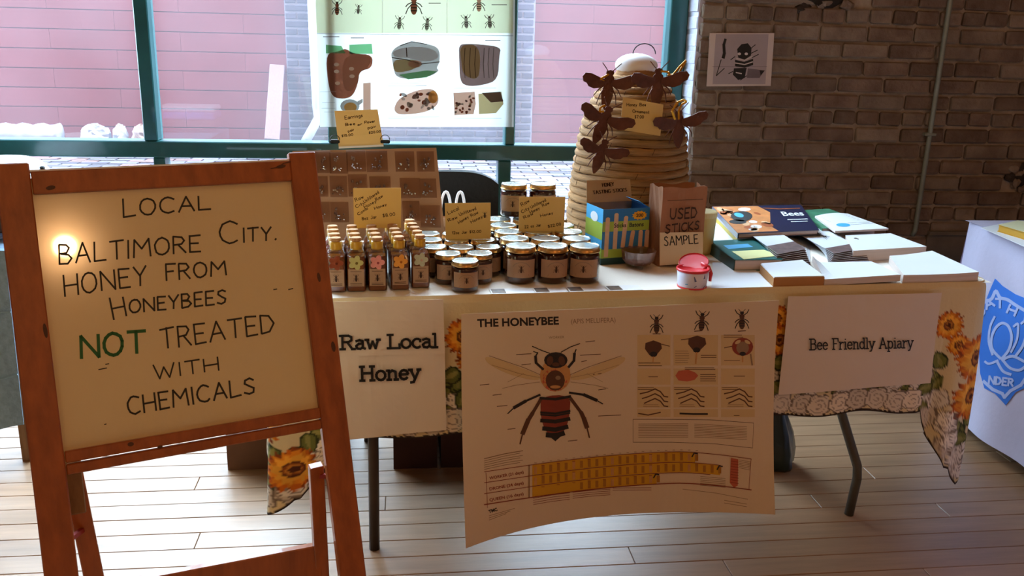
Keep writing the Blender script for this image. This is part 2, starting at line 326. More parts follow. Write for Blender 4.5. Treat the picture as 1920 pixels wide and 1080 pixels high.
# slab-serif print letters
def sf(x, y, l=.13): return [(x-l, y), (x+l, y)]
S_ = {
 'R': (.86, [[(.16, 0), (.16, 1)], sf(.16, 0, .15), [(0, 1), (.5, 1), (.66, .9), (.66, .65), (.5, .53), (.16, .53)], [(.42, .53), (.7, 0)], sf(.76, 0, .1)]),
 'L': (.74, [[(.16, 0), (.16, 1)], sf(.16, 1, .16), [(0, 0), (.68, 0), (.68, .3)]]), 'H': (.9, [[(.16, 0), (.16, 1)], [(.72, 0), (.72, 1)], sf(.16, 0), sf(.16, 1), sf(.72, 0), sf(.72, 1), [(.16, .52), (.72, .52)]]),
 'B': (.76, [[(.16, 0), (.16, 1)], [(0, 1), (.48, 1), (.6, .88), (.6, .66), (.48, .54), (.16, .54)], [(.48, .54), (.66, .42), (.66, .12), (.5, 0), (0, 0)]]),
 'F': (.7, [[(.16, 0), (.16, 1)], sf(.16, 0), [(0, 1), (.62, 1), (.62, .75)], [(.16, .53), (.46, .53)]]), 'A': (.84, [[(.1, 0), (.4, 1), (.72, 0)], sf(.1, 0, .1), sf(.74, 0, .1), [(.2, .35), (.6, .35)]]),
 'a': (.58, [[(.06, .58), (.25, .66), (.42, .58), (.43, .08), (.56, 0)], [(.43, .4), (.2, .38), (.06, .22), (.12, .03), (.3, 0), (.43, .14)]]), 'w': (.82, [[(.1, .66), (.24, 0), (.4, .55), (.56, 0), (.7, .66)], sf(.08, .66, .1), sf(.72, .66, .1)]),
 'o': (.62, [arc(.3, .33, .25, .33, 90, 450, 14)]), 'c': (.56, [[(.47, .44), (.47, .6)], arc(.3, .33, .25, .33, 55, 310, 12)]), 'l': (.34, [[(.17, 0), (.17, 1)], sf(.17, 0, .13), [(.04, 1), (.17, 1)]]),
 'n': (.68, [[(.14, 0), (.14, .66)], [(.02, .66), (.14, .66)], sf(.14, 0, .12), [(.14, .48), (.32, .66), (.5, .56), (.52, 0)], sf(.53, 0, .11)]), 'e': (.58, [[(.06, .35), (.5, .36)], arc(.29, .33, .23, .33, 10, 320, 12)]),
 'y': (.64, [[(.1, .66), (.3, .05)], [(.56, .66), (.24, -.22), (.08, -.25)], sf(.08, .66, .1), sf(.55, .66, .1)]), 's': (.5, [[(.42, .45), (.42, .6)], [(.4, .56), (.22, .66), (.07, .54), (.13, .4), (.35, .3), (.43, .14), (.25, 0), (.06, .1)]]),
 'r': (.5, [[(.14, 0), (.14, .66)], [(.02, .66), (.14, .66)], sf(.14, 0, .12), [(.14, .42), (.3, .64), (.46, .6)]]), 'i': (.34, [[(.17, 0), (.17, .66), (.05, .66)], sf(.17, 0, .13), [(.16, .9), (.18, .94)]]),
 'd': (.64, [arc(.27, .33, .22, .33, 30, 330, 12), [(.5, 0), (.5, 1), (.38, 1)], [(.5, 0), (.6, 0)]]), 'p': (.64, [[(.14, -.3), (.14, .66), (.03, .66)], sf(.14, -.3, .12), arc(.34, .33, .22, .33, 150, -150, 12)]), ' ': (.4, []),
}
def slab(ink, txt, x0, b0, x1, b1, h, wd, mi=0, lay=2):
    tot = sum(S_[c][0] for c in txt); pos = 0; L = math.hypot(x1-x0, b1-b0); ux, uy = (x1-x0)/L, (b1-b0)/L; k = L/tot
    for c in txt:
        for pl in S_[c][1]: ink.line([(x0+ux*(pos+a)*k+uy*b*h, b0+uy*(pos+a)*k-ux*b*h) for a, b in pl], wd, mi, lay)
        pos += S_[c][0]
def font_ink(ink, txt, x0, b0, x1, b1, h, mi=0, lay=2, fat=0.):
    """printed sans text: Blender's own built-in font turned into flat polygons"""
    cu = bpy.data.curves.new('t', 'FONT'); cu.body = txt; cu.size = 1; cu.offset = fat; cu.resolution_u = 3
    o = bpy.data.objects.new('t', cu); COL.objects.link(o); bpy.context.view_layer.update()
    me = bpy.data.meshes.new_from_object(o.evaluated_get(bpy.context.evaluated_depsgraph_get()))
    vs = [v.co.copy() for v in me.vertices]; fs = [tuple(p.vertices) for p in me.polygons]
    bpy.data.objects.remove(o); bpy.data.curves.remove(cu); bpy.data.meshes.remove(me)
    xa, xb = min(v.x for v in vs), max(v.x for v in vs); ya = 0; yb = max(v.y for v in vs); L = math.hypot(x1-x0, b1-b0); ux, uy = (x1-x0)/L, (b1-b0)/L
    P = [(x0+ux*(v.x-xa)/(xb-xa)*L+uy*v.y/yb*h, b0+uy*(v.x-xa)/(xb-xa)*L-ux*v.y/yb*h) for v in vs]
    for f in fs: ink.poly([P[i] for i in f], mi, lay)
def chaikin(P, n=2):
    for _ in range(n): P = [q for a, b in zip(P, P[1:]+P[:1]) for q in ((a[0]*.75+b[0]*.25, a[1]*.75+b[1]*.25), (a[0]*.25+b[0]*.75, a[1]*.25+b[1]*.75))]
    return P
def soften(I, lo=6, hi=15): I.q = [(chaikin(p) if lo <= len(p) <= hi else p, m, l) for p, m, l in I.q]
def spline(P, n=5):
    o = []; Q = [P[0]]+list(P)+[P[-1]]
    for i in range(1, len(Q)-2):
        a, b, c, d = Q[i-1:i+3]
        for k in range(n):
            t = k/n; o.append(tuple(.5*(2*b[j]+(c[j]-a[j])*t+(2*a[j]-5*b[j]+4*c[j]-d[j])*t*t+(3*b[j]-a[j]-3*c[j]+d[j])*t**3) for j in (0, 1)))
    return o+[tuple(P[-1])]
def bee_ink(ink, cx, cy, s, body=0, dark=0, lay=2, rot=0, legs=True, wings=None):
    c, d = math.cos(R_(rot)), math.sin(R_(rot)); T = lambda x, y: (cx+(x*c-y*d)*s, cy+(x*d+y*c)*s)
    if wings is not None:
        for q in (-1, 1): ink.poly([T(q*x, y) for x, y in ((.05, -.1), (.5, -.34), (.62, -.25), (.5, -.08))], wings, lay)
    if legs:
        for q in (-1, 1):
            for y0, y1, y2 in ((-.2, -.36, -.55), (-.02, .08, .2), (.05, .3, .55)): ink.line([T(q*.08, y0), T(q*.3, y1), T(q*.4, y2)], .05*s, dark, lay+1)
            ink.line([T(q*.04, -.4), T(q*.2, -.58)], .03*s, dark, lay+1)
    e = lambda x, y, a, b, m, l: ink.poly([T(x+a*math.cos(t*PI/6), y+b*math.sin(t*PI/6)) for t in range(12)], m, l)
    e(0, -.36, .12, .09, dark, lay+2); e(0, -.15, .15, .16, body, lay+1); e(0, .28, .17, .33, body, lay+1)
    for y in (.1, .25, .4): ink.line([T(-.14, y), T(.14, y)], .06*s, dark, lay+2)

# ================================================================== SETTING
YB, YF = 3.62, 3.80            # brick face, window frame
m_plank = mat('plank_maple', '#9e7a5a', .42, var=.16, scale=3, rnd=.1, stretch=(1.2, 14, 1), bump=.05, bscale=20, coat=.45)
m_plank.node_tree.nodes['Principled BSDF'].inputs['Coat Roughness'].default_value = .36
m_dark = mat('dark_gap', (.02, .015, .012), .9, var=.3)
m_plaster = mat('plaster', '#6e5a48', .9, var=.08, scale=3, bump=.1)
m_mortar = mat('mortar', '#a09282', .95, var=.25, scale=14, bump=.8, bscale=40)
m_brick = mat('old_brick', '#847365', .9, scale=9, c2='#5f4c42', rnd=.2, bump=.8, bscale=35)
m_brickp = mat('limewashed_brick', '#96897b', .92, scale=7, c2='#6e5c50', rnd=.14, bump=.8, bscale=35)
m_jamb = mat('daylit_jamb_brick', '#b5b6c4', .8, var=.15, scale=12, rnd=.12, bump=.5)  # pale blue-white holds the window light falling on the return
m_frame = mat('teal_frame_paint', (.012, .10, .105), .32, var=.2, scale=6, coat=.3)
def struct(name, mb, m, parent=None, **k):
    o = mb.build(name, m, parent, **k)
    if parent is None: o['kind'] = 'structure'
    return o
X0, X1, Y0 = -3.6, 4.6, -3.4
CEIL = 3.85
# floor
fl = struct('floor', MB().box(((X0+X1)/2, (Y0+3.8)/2, -.034), (X1-X0, 3.8-Y0, .03)), m_dark)
PW = .083; prot = {}
y = 1.8; k = 0
while y < 3.6:
    x = -2.9+random.random()*.9
    while x < 3.4:
        l = random.choice((1.2, 1.7, 2.2, 2.7)); x2 = min(x+l, 3.7)
        if l not in prot or x2-x < l-.01:
            me = MB().box((0, 0, -.006), (x2-x-.0015, PW-.0022, .018), bev=.0012).mesh('plank', m_plank)
            if x2-x >= l-.01: prot[l] = me
        else: me = prot[l]
        o = bpy.data.objects.new('floor_plank', me); COL.objects.link(o); o.parent = fl
        o.location = V(((x+x2)/2, y+PW/2, -.003+random.uniform(-.0003, .0003)))-fl.location; x = x2
    y += PW
mb = MB(); y = 1.8-PW
while y > Y0: mb.box(((X0+X1)/2, y+PW/2, -.009), (X1-X0, PW-.0022, .018)); y -= PW
y = 1.8
while y < 3.6: mb.box((-3.25, y+PW/2, -.009), (.7, PW-.003, .018)).box((4.2, y+PW/2, -.009), (.95, PW-.003, .018)); y += PW
tag(mb.build('far_floor_planks', m_plank, fl), kind='stuff')
XJ = at_y(1282, 200, YB).x+.045           # right jamb of the window
XJ = at_y(1309, 100, YB).x
ZR = at_y(500, 267, YF-.045).z; ZRb = at_y(500, 297, YF-.045).z
SILL = .30; TOPW = 3.75
# brick wall (right) + returns; mortar bed behind, bricks proud
wb = struct('wall_back', MB().box(((XJ+X1)/2+.006, YB+.16, CEIL/2), (X1-XJ-.012, .29, CEIL)).box(((X0+XJ)/2, YB+.16, SILL/2), (XJ-X0, .29, SILL)).box(((X0+XJ)/2, YB+.16, (TOPW+CEIL)/2), (XJ-X0, .29, CEIL-TOPW)), m_mortar)
BH, BL = .0685, .205
def brickmesh(seed, l=BL-.011, h=BH-.012, d=.03):
    random.seed(seed); mb = MB().box((0, 0, 0), (l, d, h), bev=.006)
    mb.v = [(x+random.uniform(-.003, .003), yy+random.uniform(-.0025, .0025), z+random.uniform(-.0022, .0022)) for x, yy, z in mb.v]
    return mb
bm = [brickmesh(s).mesh('brick', [m_brick if s % 3 else m_brickp]) for s in range(12)]
bmh = [brickmesh(s+50, l=.092).mesh('brick', [m_brick if s % 2 else m_brickp]) for s in range(4)]
random.seed(21); rest = MB(); nb = 0
hole1 = at_y(1548, -8, YB); hole2 = at_y(1925, 335, YB)
r = 0; z = .0
while z < CEIL-.03:
    off = 0 if r % 2 else BL/2; x = XJ-.002
    first = True
    while x < X1:
        hd = (r % 6 == 3); L_ = BL
        if first and not r % 2: L_ = BL/2
        first = False
        if hd: L_ = BL/2
        cx, cz = x+L_/2, z+BH/2; x += L_
        if abs(cx-hole1.x) < .10 and abs(cz-hole1.z) < .075: continue
        if abs(cx-hole2.x) < .07 and abs(cz-hole2.z) < .06: continue
        p = proj(V((cx, YB, cz)))
        if -60 < p[1] < 560 and p[0] < 1990 and nb < 290:
            me = random.choice(bmh if L_ < .15 else bm); o = bpy.data.objects.new('brick', me); COL.objects.link(o); o.parent = wb
            o.location = V((cx, YB+.012+random.uniform(-.002, .002), cz+random.uniform(-.002, .002)))-wb.location; o.rotation_euler = (random.uniform(-.01, .01), random.uniform(-.008, .008), random.uniform(-.012, .012)); nb += 1
        else: rest.box((cx, YB+.012, cz), (L_-.011, .03, BH-.012))
    z += BH; r += 1
tag(rest.build('outer_bricks', m_brick, wb), kind='stuff')
# broken brick stubs over dark blobs that paint the shade inside both holes
m_chunk = mat('dark_brick_chunk', '#3a322e', .95, var=.5, scale=20, bump=1)
for hp, n_, sx in ((hole1, 16, .11), (hole2, 12, .075)):
    mb = MB().ell((hp.x, YB+.002, hp.z), (sx*.75, .014, .045), nu=12, nv=8, mi=1, jit=.15)
    for k in range(n_): mb.ell((hp.x+random.uniform(-sx, sx), YB+random.uniform(-.002, .012), hp.z+random.uniform(-.06, .06)), (random.uniform(.015, .035), .02, random.uniform(.012, .026)), nu=7, nv=5, mi=random.choice((0, 0, 2)), jit=.25)
    mb.build('broken_brick', [m_brickp, m_dark, m_chunk], wb)
# bricks of the window return, daylight on them put into the colour
jb = [brickmesh(s+90, l=.17, d=.03).mesh('brick', [m_jamb]) for s in range(4)]
MB().box((XJ-.004, YB+.095, (SILL+TOPW)/2), (.008, .17, TOPW-SILL)).build('daylit_mortar', m_jamb, wb)
z = SILL
while z < TOPW-.05:
    o = bpy.data.objects.new('brick', random.choice(jb)); COL.objects.link(o); o.parent = wb
    o.location = V((XJ+.004, YB+.095, z+BH/2))-wb.location; o.rotation_euler = (0, 0, PI/2); z += BH
struct('wall_left', MB().box((X0-.05, (Y0+4)/2, CEIL/2), (.1, 4-Y0, CEIL)), m_plaster)
struct('wall_right', MB().box((X1+.05, (Y0+4)/2, CEIL/2), (.1, 4-Y0, CEIL)), m_plaster)
struct('wall_front', MB().box(((X0+X1)/2, Y0-.05, CEIL/2), (X1-X0, .1, CEIL)), m_plaster)
struct('ceiling', MB().box(((X0+X1)/2, (Y0+4)/2, CEIL+.05), (X1-X0, 4-Y0, .1)), m_plaster)
# window
win = empty('window_1', (0, YF, SILL)); win['kind'] = 'structure'
m_glass = glassmat('window_glass', (.97, .99, .98), dust=.026, rough=.01)
def fbar(name, x0, x1, z0, z1, d=.09): MB().box(((x0+x1)/2, YF, (z0+z1)/2), (x1-x0, d, z1-z0), bev=.004).build(name, m_frame, win)
fy = YF-.045
xm = [(at_y(260, 150, fy).x, at_y(287, 150, fy).x), (at_y(612, 150, fy).x, at_y(632, 150, fy).x), (at_y(948, 200, fy).x, at_y(967, 200, fy).x)]
for a, b in xm: fbar('mullion', a, b, ZR+.0005, TOPW-.05)
fbar('mullion', -2.62, -2.56, ZR+.0005, TOPW-.05)
fbar('jamb', XJ-.012-.075, XJ-.012, SILL+.04, TOPW-.05, .1); fbar('jamb', X0+.01, X0+.07, SILL+.04, TOPW-.05, .1)
fbar('rail', X0+.07, XJ-.087, ZRb, ZR, .1); fbar('sill', X0+.01, XJ-.012, SILL, SILL+.04, .12); fbar('head', X0+.01, XJ-.012, TOPW-.05, TOPW, .1)
for a, b in ((at_y(287, 300, fy).x, at_y(309, 300, fy).x), (at_y(934, 320, fy).x, at_y(958, 320, fy).x), (-2.62, -2.56)): fbar('mullion', a, b, SILL+.04, ZRb-.0005)
px_ = [(X0+.07, -2.62), (-2.56, xm[0][0]), (xm[0][1], xm[1][0]), (xm[1][1], xm[2][0]), (xm[2][1], XJ-.087)]
for a, b in px_: MB().box(((a+b)/2, YF+.01, (ZR+TOPW-.05)/2), (b-a, .004, TOPW-.05-ZR)).build('glass_pane', m_glass, win)
MB().box(((X0+XJ)/2, YF+.01, (SILL+.04+ZRb)/2), (XJ-X0-.16, .004, ZRb-SILL-.04)).build('glass_pane', m_glass, win)
# conduit down the brick wall
m_pipe = mat('galvanised_conduit', '#8b9289', .45, .3, var=.15)
a = at_y(1783, 0, YB-.02); b = at_y(1717, 432, YB-.02); xc = (a.x+b.x)/2
cnd = empty('conduit_pipe', (xc, YB-.012, b.z)); tag(cnd, 'thin grey vertical conduit pipe running down the brick wall', 'pipe')
MB().tube([(a.x, YB-.016, CEIL-.01), (a.x, YB-.016, a.z), (b.x, YB-.016, b.z), (b.x, YB-.002, b.z-.025)], .0105, 12).build('pipe', m_pipe, cnd, smooth=True)
for zz in (1.0, 1.9): 
    xx = b.x+(a.x-b.x)*(min(zz, a.z)-b.z)/(a.z-b.z); MB().box((xx, YB-.012, zz), (.05, .03, .014), bev=.003).build('strap', m_pipe, cnd)
lz = at_y(1780, 436, YB).z
struct('trim_1', MB().box((at_y(1738, 435, YB).x+.6, YB-.012, lz), (1.2, .03, .018), bev=.003).box((at_y(1738, 435, YB).x+.6, YB-.004, lz-.2), (1.2, .012, .38)), mat('concrete_ledge', '#6b6258', .9, var=.2, bump=.4))

# ================================================================== ALLEY OUTSIDE
YO = 8.5; GZ = .36; FAC = 15.0
m_red = mat('red_painted_block', '#74363c', .75, var=.07, scale=2.5, rnd=.04, bump=.15, bscale=12)
m_redj = mat('block_joint', '#825860', .85, var=.1)
m_gbrick = mat('grey_brick', '#4f4957', .85, var=.2, scale=6, rnd=.16, bump=.3)
m_gm = mat('pale_mortar', '#8e8996', .9, var=.08)
al = struct('alley_wall', MB().box((-.5, YO+.1, 1.7), (17, .15, 3.0)), m_redj)
struct('shade_facade', MB().box((0, 3.86, (CEIL+.1+FAC)/2), (17, .3, FAC-CEIL-.1)).box((-6.3, 3.86, (CEIL+.1)/2), (5.2, .3, CEIL+.1)).box((6.8, 3.86, (CEIL+.1)/2), (4.2, .3, CEIL+.1)), mat('shade_facade_brick', '#7a5548', .9, var=.2, scale=4))  # unseen tall storeys, added to shade the alley wall
px0, px1 = at_y(537, 100, YO).x, at_y(1001, 100, YO).x
ch = .1675; meshes = {}
def blk(x0, x1, z, h, m, parent, d=.03, gap=.006, y=YO, nm='block'):
    key = (round(x1-x0, 3), round(h, 3), m.name, gap)
    if key not in meshes: meshes[key] = MB().box((0, 0, 0), (x1-x0-.0015, d, h-gap), bev=.0012).mesh(nm, m)
    o = bpy.data.objects.new(nm, meshes[key]); COL.objects.link(o); o.parent = parent; o.location = V(((x0+x1)/2, y+.012, z+h/2))-parent.location
zc0 = at_y(400, 205, YO).z % ch
for r in range(int((4.4-GZ)/ch)+1):
    z = zc0+ch*int((GZ-zc0)/ch)+r*ch
    if z > 3.0: break
    if z < 2.2:
        for s, e in ((-4.7, px0), (px1, 3.5)):
            x = s-(.55 if r % 2 else 0)
            while x < e-.02:
                x2 = x+1.1
                a_, b_ = max(x, s), min(x2, e)
                if b_-a_ > .05: blk(a_, b_, z, ch, m_red, al, gap=.007)
                x = x2
up = MB()
for r in range(30):
    z = zc0+ch*int((GZ-zc0)/ch)+r*ch
    if 2.2 <= z < 3.05: up.box((-.5, YO+.012, z+ch/2), (16.8, .03, ch-.008))
    elif z < 2.2: up.box((-6.8, YO+.012, z+ch/2), (4.1, .03, ch-.008)).box((5.7, YO+.012, z+ch/2), (4.3, .03, ch-.008))
tag(up.build('outer_blocks', m_red, al), kind='stuff')
# brick pier between the red walls
MB().box(((px0+px1)/2, YO+.0, 1.3), (px1-px0, .03, 2.0)).build('pier_mortar', m_gm, al)
gb = MB().box((0, 0, 0), (.2, .03, .05), bev=.004).mesh('brick', m_gbrick); gh = MB().box((0, 0, 0), (.095, .03, .05), bev=.004).mesh('brick', m_gbrick)
rs = MB(); nb = 0
for r in range(28):
    z = GZ+r*.068; x = px0+(0 if r % 2 else -.107)
    while x < px1-.03:
        a_, b_ = max(x, px0), min(x+.214, px1); x += .214
        c_ = V(((a_+b_)/2, YO-.012, z+.034)); q = proj(c_)
        if q[1] > -30 and (q[0] < 640 or q[0] > 955 or q[1] > 225) and nb < 250 and b_-a_ > .08:
            o = bpy.data.objects.new('brick', gb if b_-a_ > .15 else gh); COL.objects.link(o); o.parent = al; o.location = c_-al.location; nb += 1
        elif b_-a_ > .05: rs.box(c_, (b_-a_-.014, .03, .05))
tag(rs.build('upper_pier_bricks', m_gbrick, al), kind='stuff')
# ground: strip of asphalt against the wall, brick paving nearer
struct('alley_ground', MB().box((0, 6.2, GZ-.05), (17, 4.7, .07)), mat('asphalt', '#4c4858', .85, var=.25, scale=5, bump=.3))
pv = MB(); random.seed(3)
y = 5.2; r = 0
while y < 7.75:
    x = -5.2+(.11 if r % 2 else 0)
    while x < 3.4: pv.box((x+.105, y+.05, GZ-.015+random.uniform(-.003, .003)), (.2, .088, .03), mi=random.choice((0, 0, 0, 1, 2))); x += .214
    y += .1; r += 1
o = pv.build('brick_paving', [mat('paver_grey', '#5b5760', .85, var=.2), mat('paver_pink', '#6e5456', .85, var=.2), mat('paver_dark', '#403b44', .85, var=.2)]); tag(o, kind='structure')
o.name = 'paving'
# white downpipe, plank, tarpaulin roll, bags
m_white = mat('white_paint', '#e8e8ec', .5, var=.05)
a = at_y(598, 0, YO-.08); b = at_y(597, 222, YO-.08); c = at_y(574, 264, YO-.25)
dp = MB().tube([(b.x-.03, YO-.08, 2.4), (b.x-.01, YO-.08, b.z+.1), (b.x, YO-.09, b.z), (c.x, YO-.3, max(c.z, GZ+.01))], .042, 10).build('downpipe', mat('downpipe_paint', '#9a9fb2', .6, var=.05), smooth=True)
tag(dp, 'white downpipe on grey brick outside, kinked out at its foot', 'pipe')
pk = MB().bar(at_y(510, 262, YO-.3), at_y(520, 122, YO-.03), .13, .03, V((0, 1, 0)), bev=.004).build('leaning_board', mat('pale_board', '#856b70', .8, var=.1, stretch=(20, 20, 1)))
tag(pk, 'pale upright board leaning on the red wall outside the window', 'board')
m_tarp = mat('white_tarpaulin', '#9c99a4', .6, var=.2, scale=5, bump=.6, bscale=8)
p0, p1 = at_y(-30, 238, YO-.45), at_y(112, 238, YO-.45); rr = .095
n_ = 14; pts = [p0.lerp(p1, i/n_) for i in range(n_+1)]
for p in pts: p.z = GZ+rr+.0
mb = MB().tube(pts, [rr*(.93+.07*math.sin(i*1.9)) for i in range(n_+1)], 20); mb.v = [(x, y, max(z+.004*math.sin(x*40+z*30), GZ)) for x, y, z in mb.v]
o = mb.build('tarpaulin_roll', m_tarp, smooth=True); tag(o, 'white rolled-up tarpaulin lying at the foot of the red wall outside', 'roll')
for nm, a_, b_, c_, lb in (('rubbish_bag', 150, 205, '#8d878f', 'crumpled off-white bag outside, next to the white roll'), ('rubbish_bag', 211, 238, '#a19ba0', 'crumpled bright white bag outside, nearer the thick window post'), ('rubbish_bag', 247, 282, '#92766c', 'crumpled pinkish bag outside, half behind the thick window post')):
    p = at_y((a_+b_)/2, 235, YO-.5); wd = (at_y(b_, 235, YO-.5)-at_y(a_, 235, YO-.5)).length/2
    mb = MB().ell((p.x, p.y, GZ+.09), (wd, .1, .1), nu=20, nv=14, jit=.14); mb.v = [(x, y, max(z, GZ)) for x, y, z in mb.v]
    o = mb.build(nm, mat('bag_'+c_[1:], c_, .55, var=.2, scale=9, bump=.6)); tag(o, lb, 'bag', 'bags lying in the alley')
# ceiling lamps (behind and above the camera)
m_bulb = mat('lamp_glow', (1, .8, .5), .5, emit=(1, .62, .28), es=60)
for i, (p, e) in enumerate(LAMPS):
    t = empty('ceiling_lamp', (p[0], p[1], CEIL)); tag(t, 'small round warm ceiling lamp '+['above the camera side, right of centre', 'in the left rear of the room', 'in the right rear of the room', 'over the floor before the table', 'over the sunflower table'][i], 'lamp', 'ceiling lamps')
    MB().lathe([(.001, CEIL-.001), (.09, CEIL-.001), (.09, CEIL-.03), (.075, CEIL-.03), (.07, CEIL-.01), (.001, CEIL-.01)], 20, (p[0], p[1], 0), cap=False).build('housing', m_white, t)
    MB().lathe([(.055, CEIL-.012), (.055, CEIL-.02), (.001, CEIL-.035)], 16, (p[0], p[1], 0)).build('bulb', m_bulb, t)

# ================================================================== TABLE
TA = R_(3.45); T0 = V((-.312, 2.065, 0)); ux = V((math.cos(TA), math.sin(TA), 0)); uy = V((-math.sin(TA), math.cos(TA), 0))
TL, TD, TZ = 1.905, .88, .74
def T(u, v, z=TZ): p = T0+ux*u+uy*v; return V((p.x, p.y, z))
def uvT(p): d = V((p.x, p.y, 0))-T0; return d.dot(ux), d.dot(uy)
m_steel = mat('brown_steel', '#4b4038', .45, .6, var=.15)
m_leg = mat('grey_steel_leg', '#5f5a50', .5, .5, var=.2, scale=20)
tb = empty('folding_table', T(TL/2, TD/2, 0), TA); tag(tb, 'long folding table on bent metal legs under the sunflower cloth', 'table')
MB().box(T(TL/2, TD/2, TZ-.02), (TL-.01, TD-.01, .032), Matrix.Rotation(TA, 3, 'Z'), bev=.008).build('tabletop', mat('table_laminate', '#8a7a68', .5, var=.1), tb)
for u, v, q, mm in ((.235, .10, 0, m_steel), (.235, TD-.1, 0, m_steel), (1.60, .09, 1, m_leg), (1.60, TD-.1, 1, m_leg)):
    if q: pts = [T(u-.06, v, TZ-.045), T(u-.06, v, .46), T(u-.045, v, .38), T(u+.05, v, .16), T(u+.055, v, .12), T(u+.045, v, .0)]
    else: pts = [T(u, v, TZ-.045), T(u, v, .3), T(u-.002, v, 0)]
    MB().tube(pts, .0135 if q else .0145, 12).build('leg', mm, tb, smooth=True)
MB().tube([T(.235, .1, .62), T(.235, TD-.1, .62)], .009, 8).build('brace', m_steel, tb); MB().tube([T(1.54, .1, .62), T(1.54, TD-.1, .62)], .009, 8).build('brace', m_steel, tb)
MB().box(T(TL/2, TD/2, TZ-.045), (TL-.3, .05, .018), Matrix.Rotation(TA, 3, 'Z')).build('apron', m_steel, tb)

# ---- cloth print painted into vertex colours
RES = .0018; SW, SH = 2.9, .62            # s from -.5 to 2.4 along the front, t down from the table edge
W_, H_ = int(SW/RES), int(SH/RES); IMG = np.zeros((H_, W_, 3)); IMG[:] = lin('#d9c69c')  # tan skirt base has its shadow and warm light painted in
yy_, xx_ = np.mgrid[0:H_, 0:W_]; SX = xx_*RES-.5; TY = yy_*RES
def blob(mask_s, mask_t, r, colr, fn=None, soft=.0):
    x0, x1, y0, y1 = int((mask_s-r+.5)/RES), int((mask_s+r+.5)/RES)+1, int((mask_t-r)/RES), int((mask_t+r)/RES)+1
    x0, y0 = max(x0, 0), max(y0, 0); x1, y1 = min(x1, W_), min(y1, H_)
    if x1 <= x0 or y1 <= y0: return
    X = SX[y0:y1, x0:x1]-mask_s; Y = TY[y0:y1, x0:x1]-mask_t
    m = fn(X, Y); reg = IMG[y0:y1, x0:x1]
    c = np.array(lin(colr) if isinstance(colr, str) else colr)
    reg[m] = c*(.85+.3*RNG.random())
def petal(cx, cy, ang, r0, r1, wd, c):
    ca, sa = math.cos(ang), math.sin(ang)
    def f(X, Y):
        a = X*ca+Y*sa; b = -X*sa+Y*ca; t = (a-r0)/(r1-r0); return (t > 0) & (t < 1) & (np.abs(b) < wd*np.sin(np.clip(t, 0, 1)**.7*PI)**.8)
    blob(cx, cy, r1, c, f)
def sunflower(cx, cy, r):
    for c, k, ra in (('#8a3c0c', 20, 1.0), ('#c9650f', 18, .98), ('#e08a1c', 16, .86), ('#f2ac3a', 13, .7)):
        for i in range(k): petal(cx, cy, 2*PI*(i+RNG.random()*.5)/k, r*.2, r*ra*(.9+.15*RNG.random()), r*.15, c)
    for rr, c in ((.34, '#5d2a0c'), (.27, '#8d4a14'), (.2, '#c07a28'), (.13, '#4c2008')): blob(cx, cy, r*rr, c, lambda X, Y: X**2+Y**2 < (r*rr)**2)
def leaf(cx, cy, ang, l, wd):
    petal(cx, cy, ang, 0, l, wd*1.08, '#2c3414'); petal(cx, cy, ang, .004, l*.93, wd*.85, '#6c7034'); petal(cx, cy, ang+.04, .006, l*.8, wd*.3, '#8f8c4c')
def rose(cx, cy, r, base='#e8dfd2'):
    blob(cx, cy, r*1.12, '#75665a', lambda X, Y: X**2+Y**2 < (r*1.12*(1+.1*np.sin(5*np.arctan2(Y, X))))**2)
    blob(cx, cy, r, base, lambda X, Y: X**2+Y**2 < (r*(1+.1*np.sin(5*np.arctan2(Y, X))))**2)
    ph = RNG.random()*6
    blob(cx, cy, r, '#9a8a7c', lambda X, Y: (X**2+Y**2 < (r*.95)**2) & (np.abs(((np.hypot(X, Y)/r*2.6-(np.arctan2(Y, X)+ph)/(2*PI)) % 1)-.5) < .11))
def hem(s):   # drop of the cloth at arc position s of the front edge
    L = TL; d = .365+.006*np.sin(s*23)
    for c, dep in ((0.0, .18), (L, .24)):
        x = np.abs(s-c); d = d+dep*np.clip(1-x/.15, 0, 1)**.75
    return d
def hemt(s): return float(hem(np.array([s]))[0])
HEM = hem(SX[0]); 
for _i in range(150):     # leafy band
    s = RNG.uniform(-.3, TL+.3); t = hemt(s)-RNG.uniform(.07, .15)
    leaf(s, t, RNG.uniform(0, 2*PI), RNG.uniform(.04, .065), RNG.uniform(.014, .022))
for _i in range(75):
    s = RNG.uniform(-.3, TL+.3); t = hemt(s)-RNG.uniform(.06, .12); rose(s, t, RNG.uniform(.016, .026))
for s, t, r in ((.455, .10, .05), (.49, .155, .055), (.54, .2, .03), (1.285, .08, .04), (1.30, .14, .05), (-.02, .30, .062), (-.11, .33, .05), (.27, .2, .06), (.8, .2, .065), (1.42, .22, .065), (1.795, .115, .045), (1.83, .17, .035)): sunflower(s, t, r)
for s, t in ((1.80, .24), (1.78, .29), (.45, .19), (.47, .24), (.46, .28), (1.285, .2), (1.29, .26), (.07, .33), (.02, .36), (1.86, .45), (1.90, .42), (-.02, .42)): leaf(s, t, RNG.uniform(0, 6), .06, .022)
for s in np.arange(-.35, TL+.35, .056): rose(s+RNG.uniform(-.004, .004), hemt(s)-.034-RNG.uniform(0, .006), .031, '#d9cbb8')
for s, t, r in ((.05, .47, .024), (1.80, .33, .026), (1.83, .39, .026), (1.85, .45, .025), (1.88, .51, .026), (1.91, .56, .022)): rose(s, t, r)
sunflower(1.895, .215, .072); sunflower(1.90, .33, .072)
sunflower(.045, .42, .058)
edge = (HEM[None, :]-TY); IMG[(edge < .007)] = lin('#2a1c16')
def paint(s, t):
    i = min(max(int((s+.5)/RES), 0), W_-1); j = min(max(int(t/RES), 0), H_-1); return IMG[j, i]
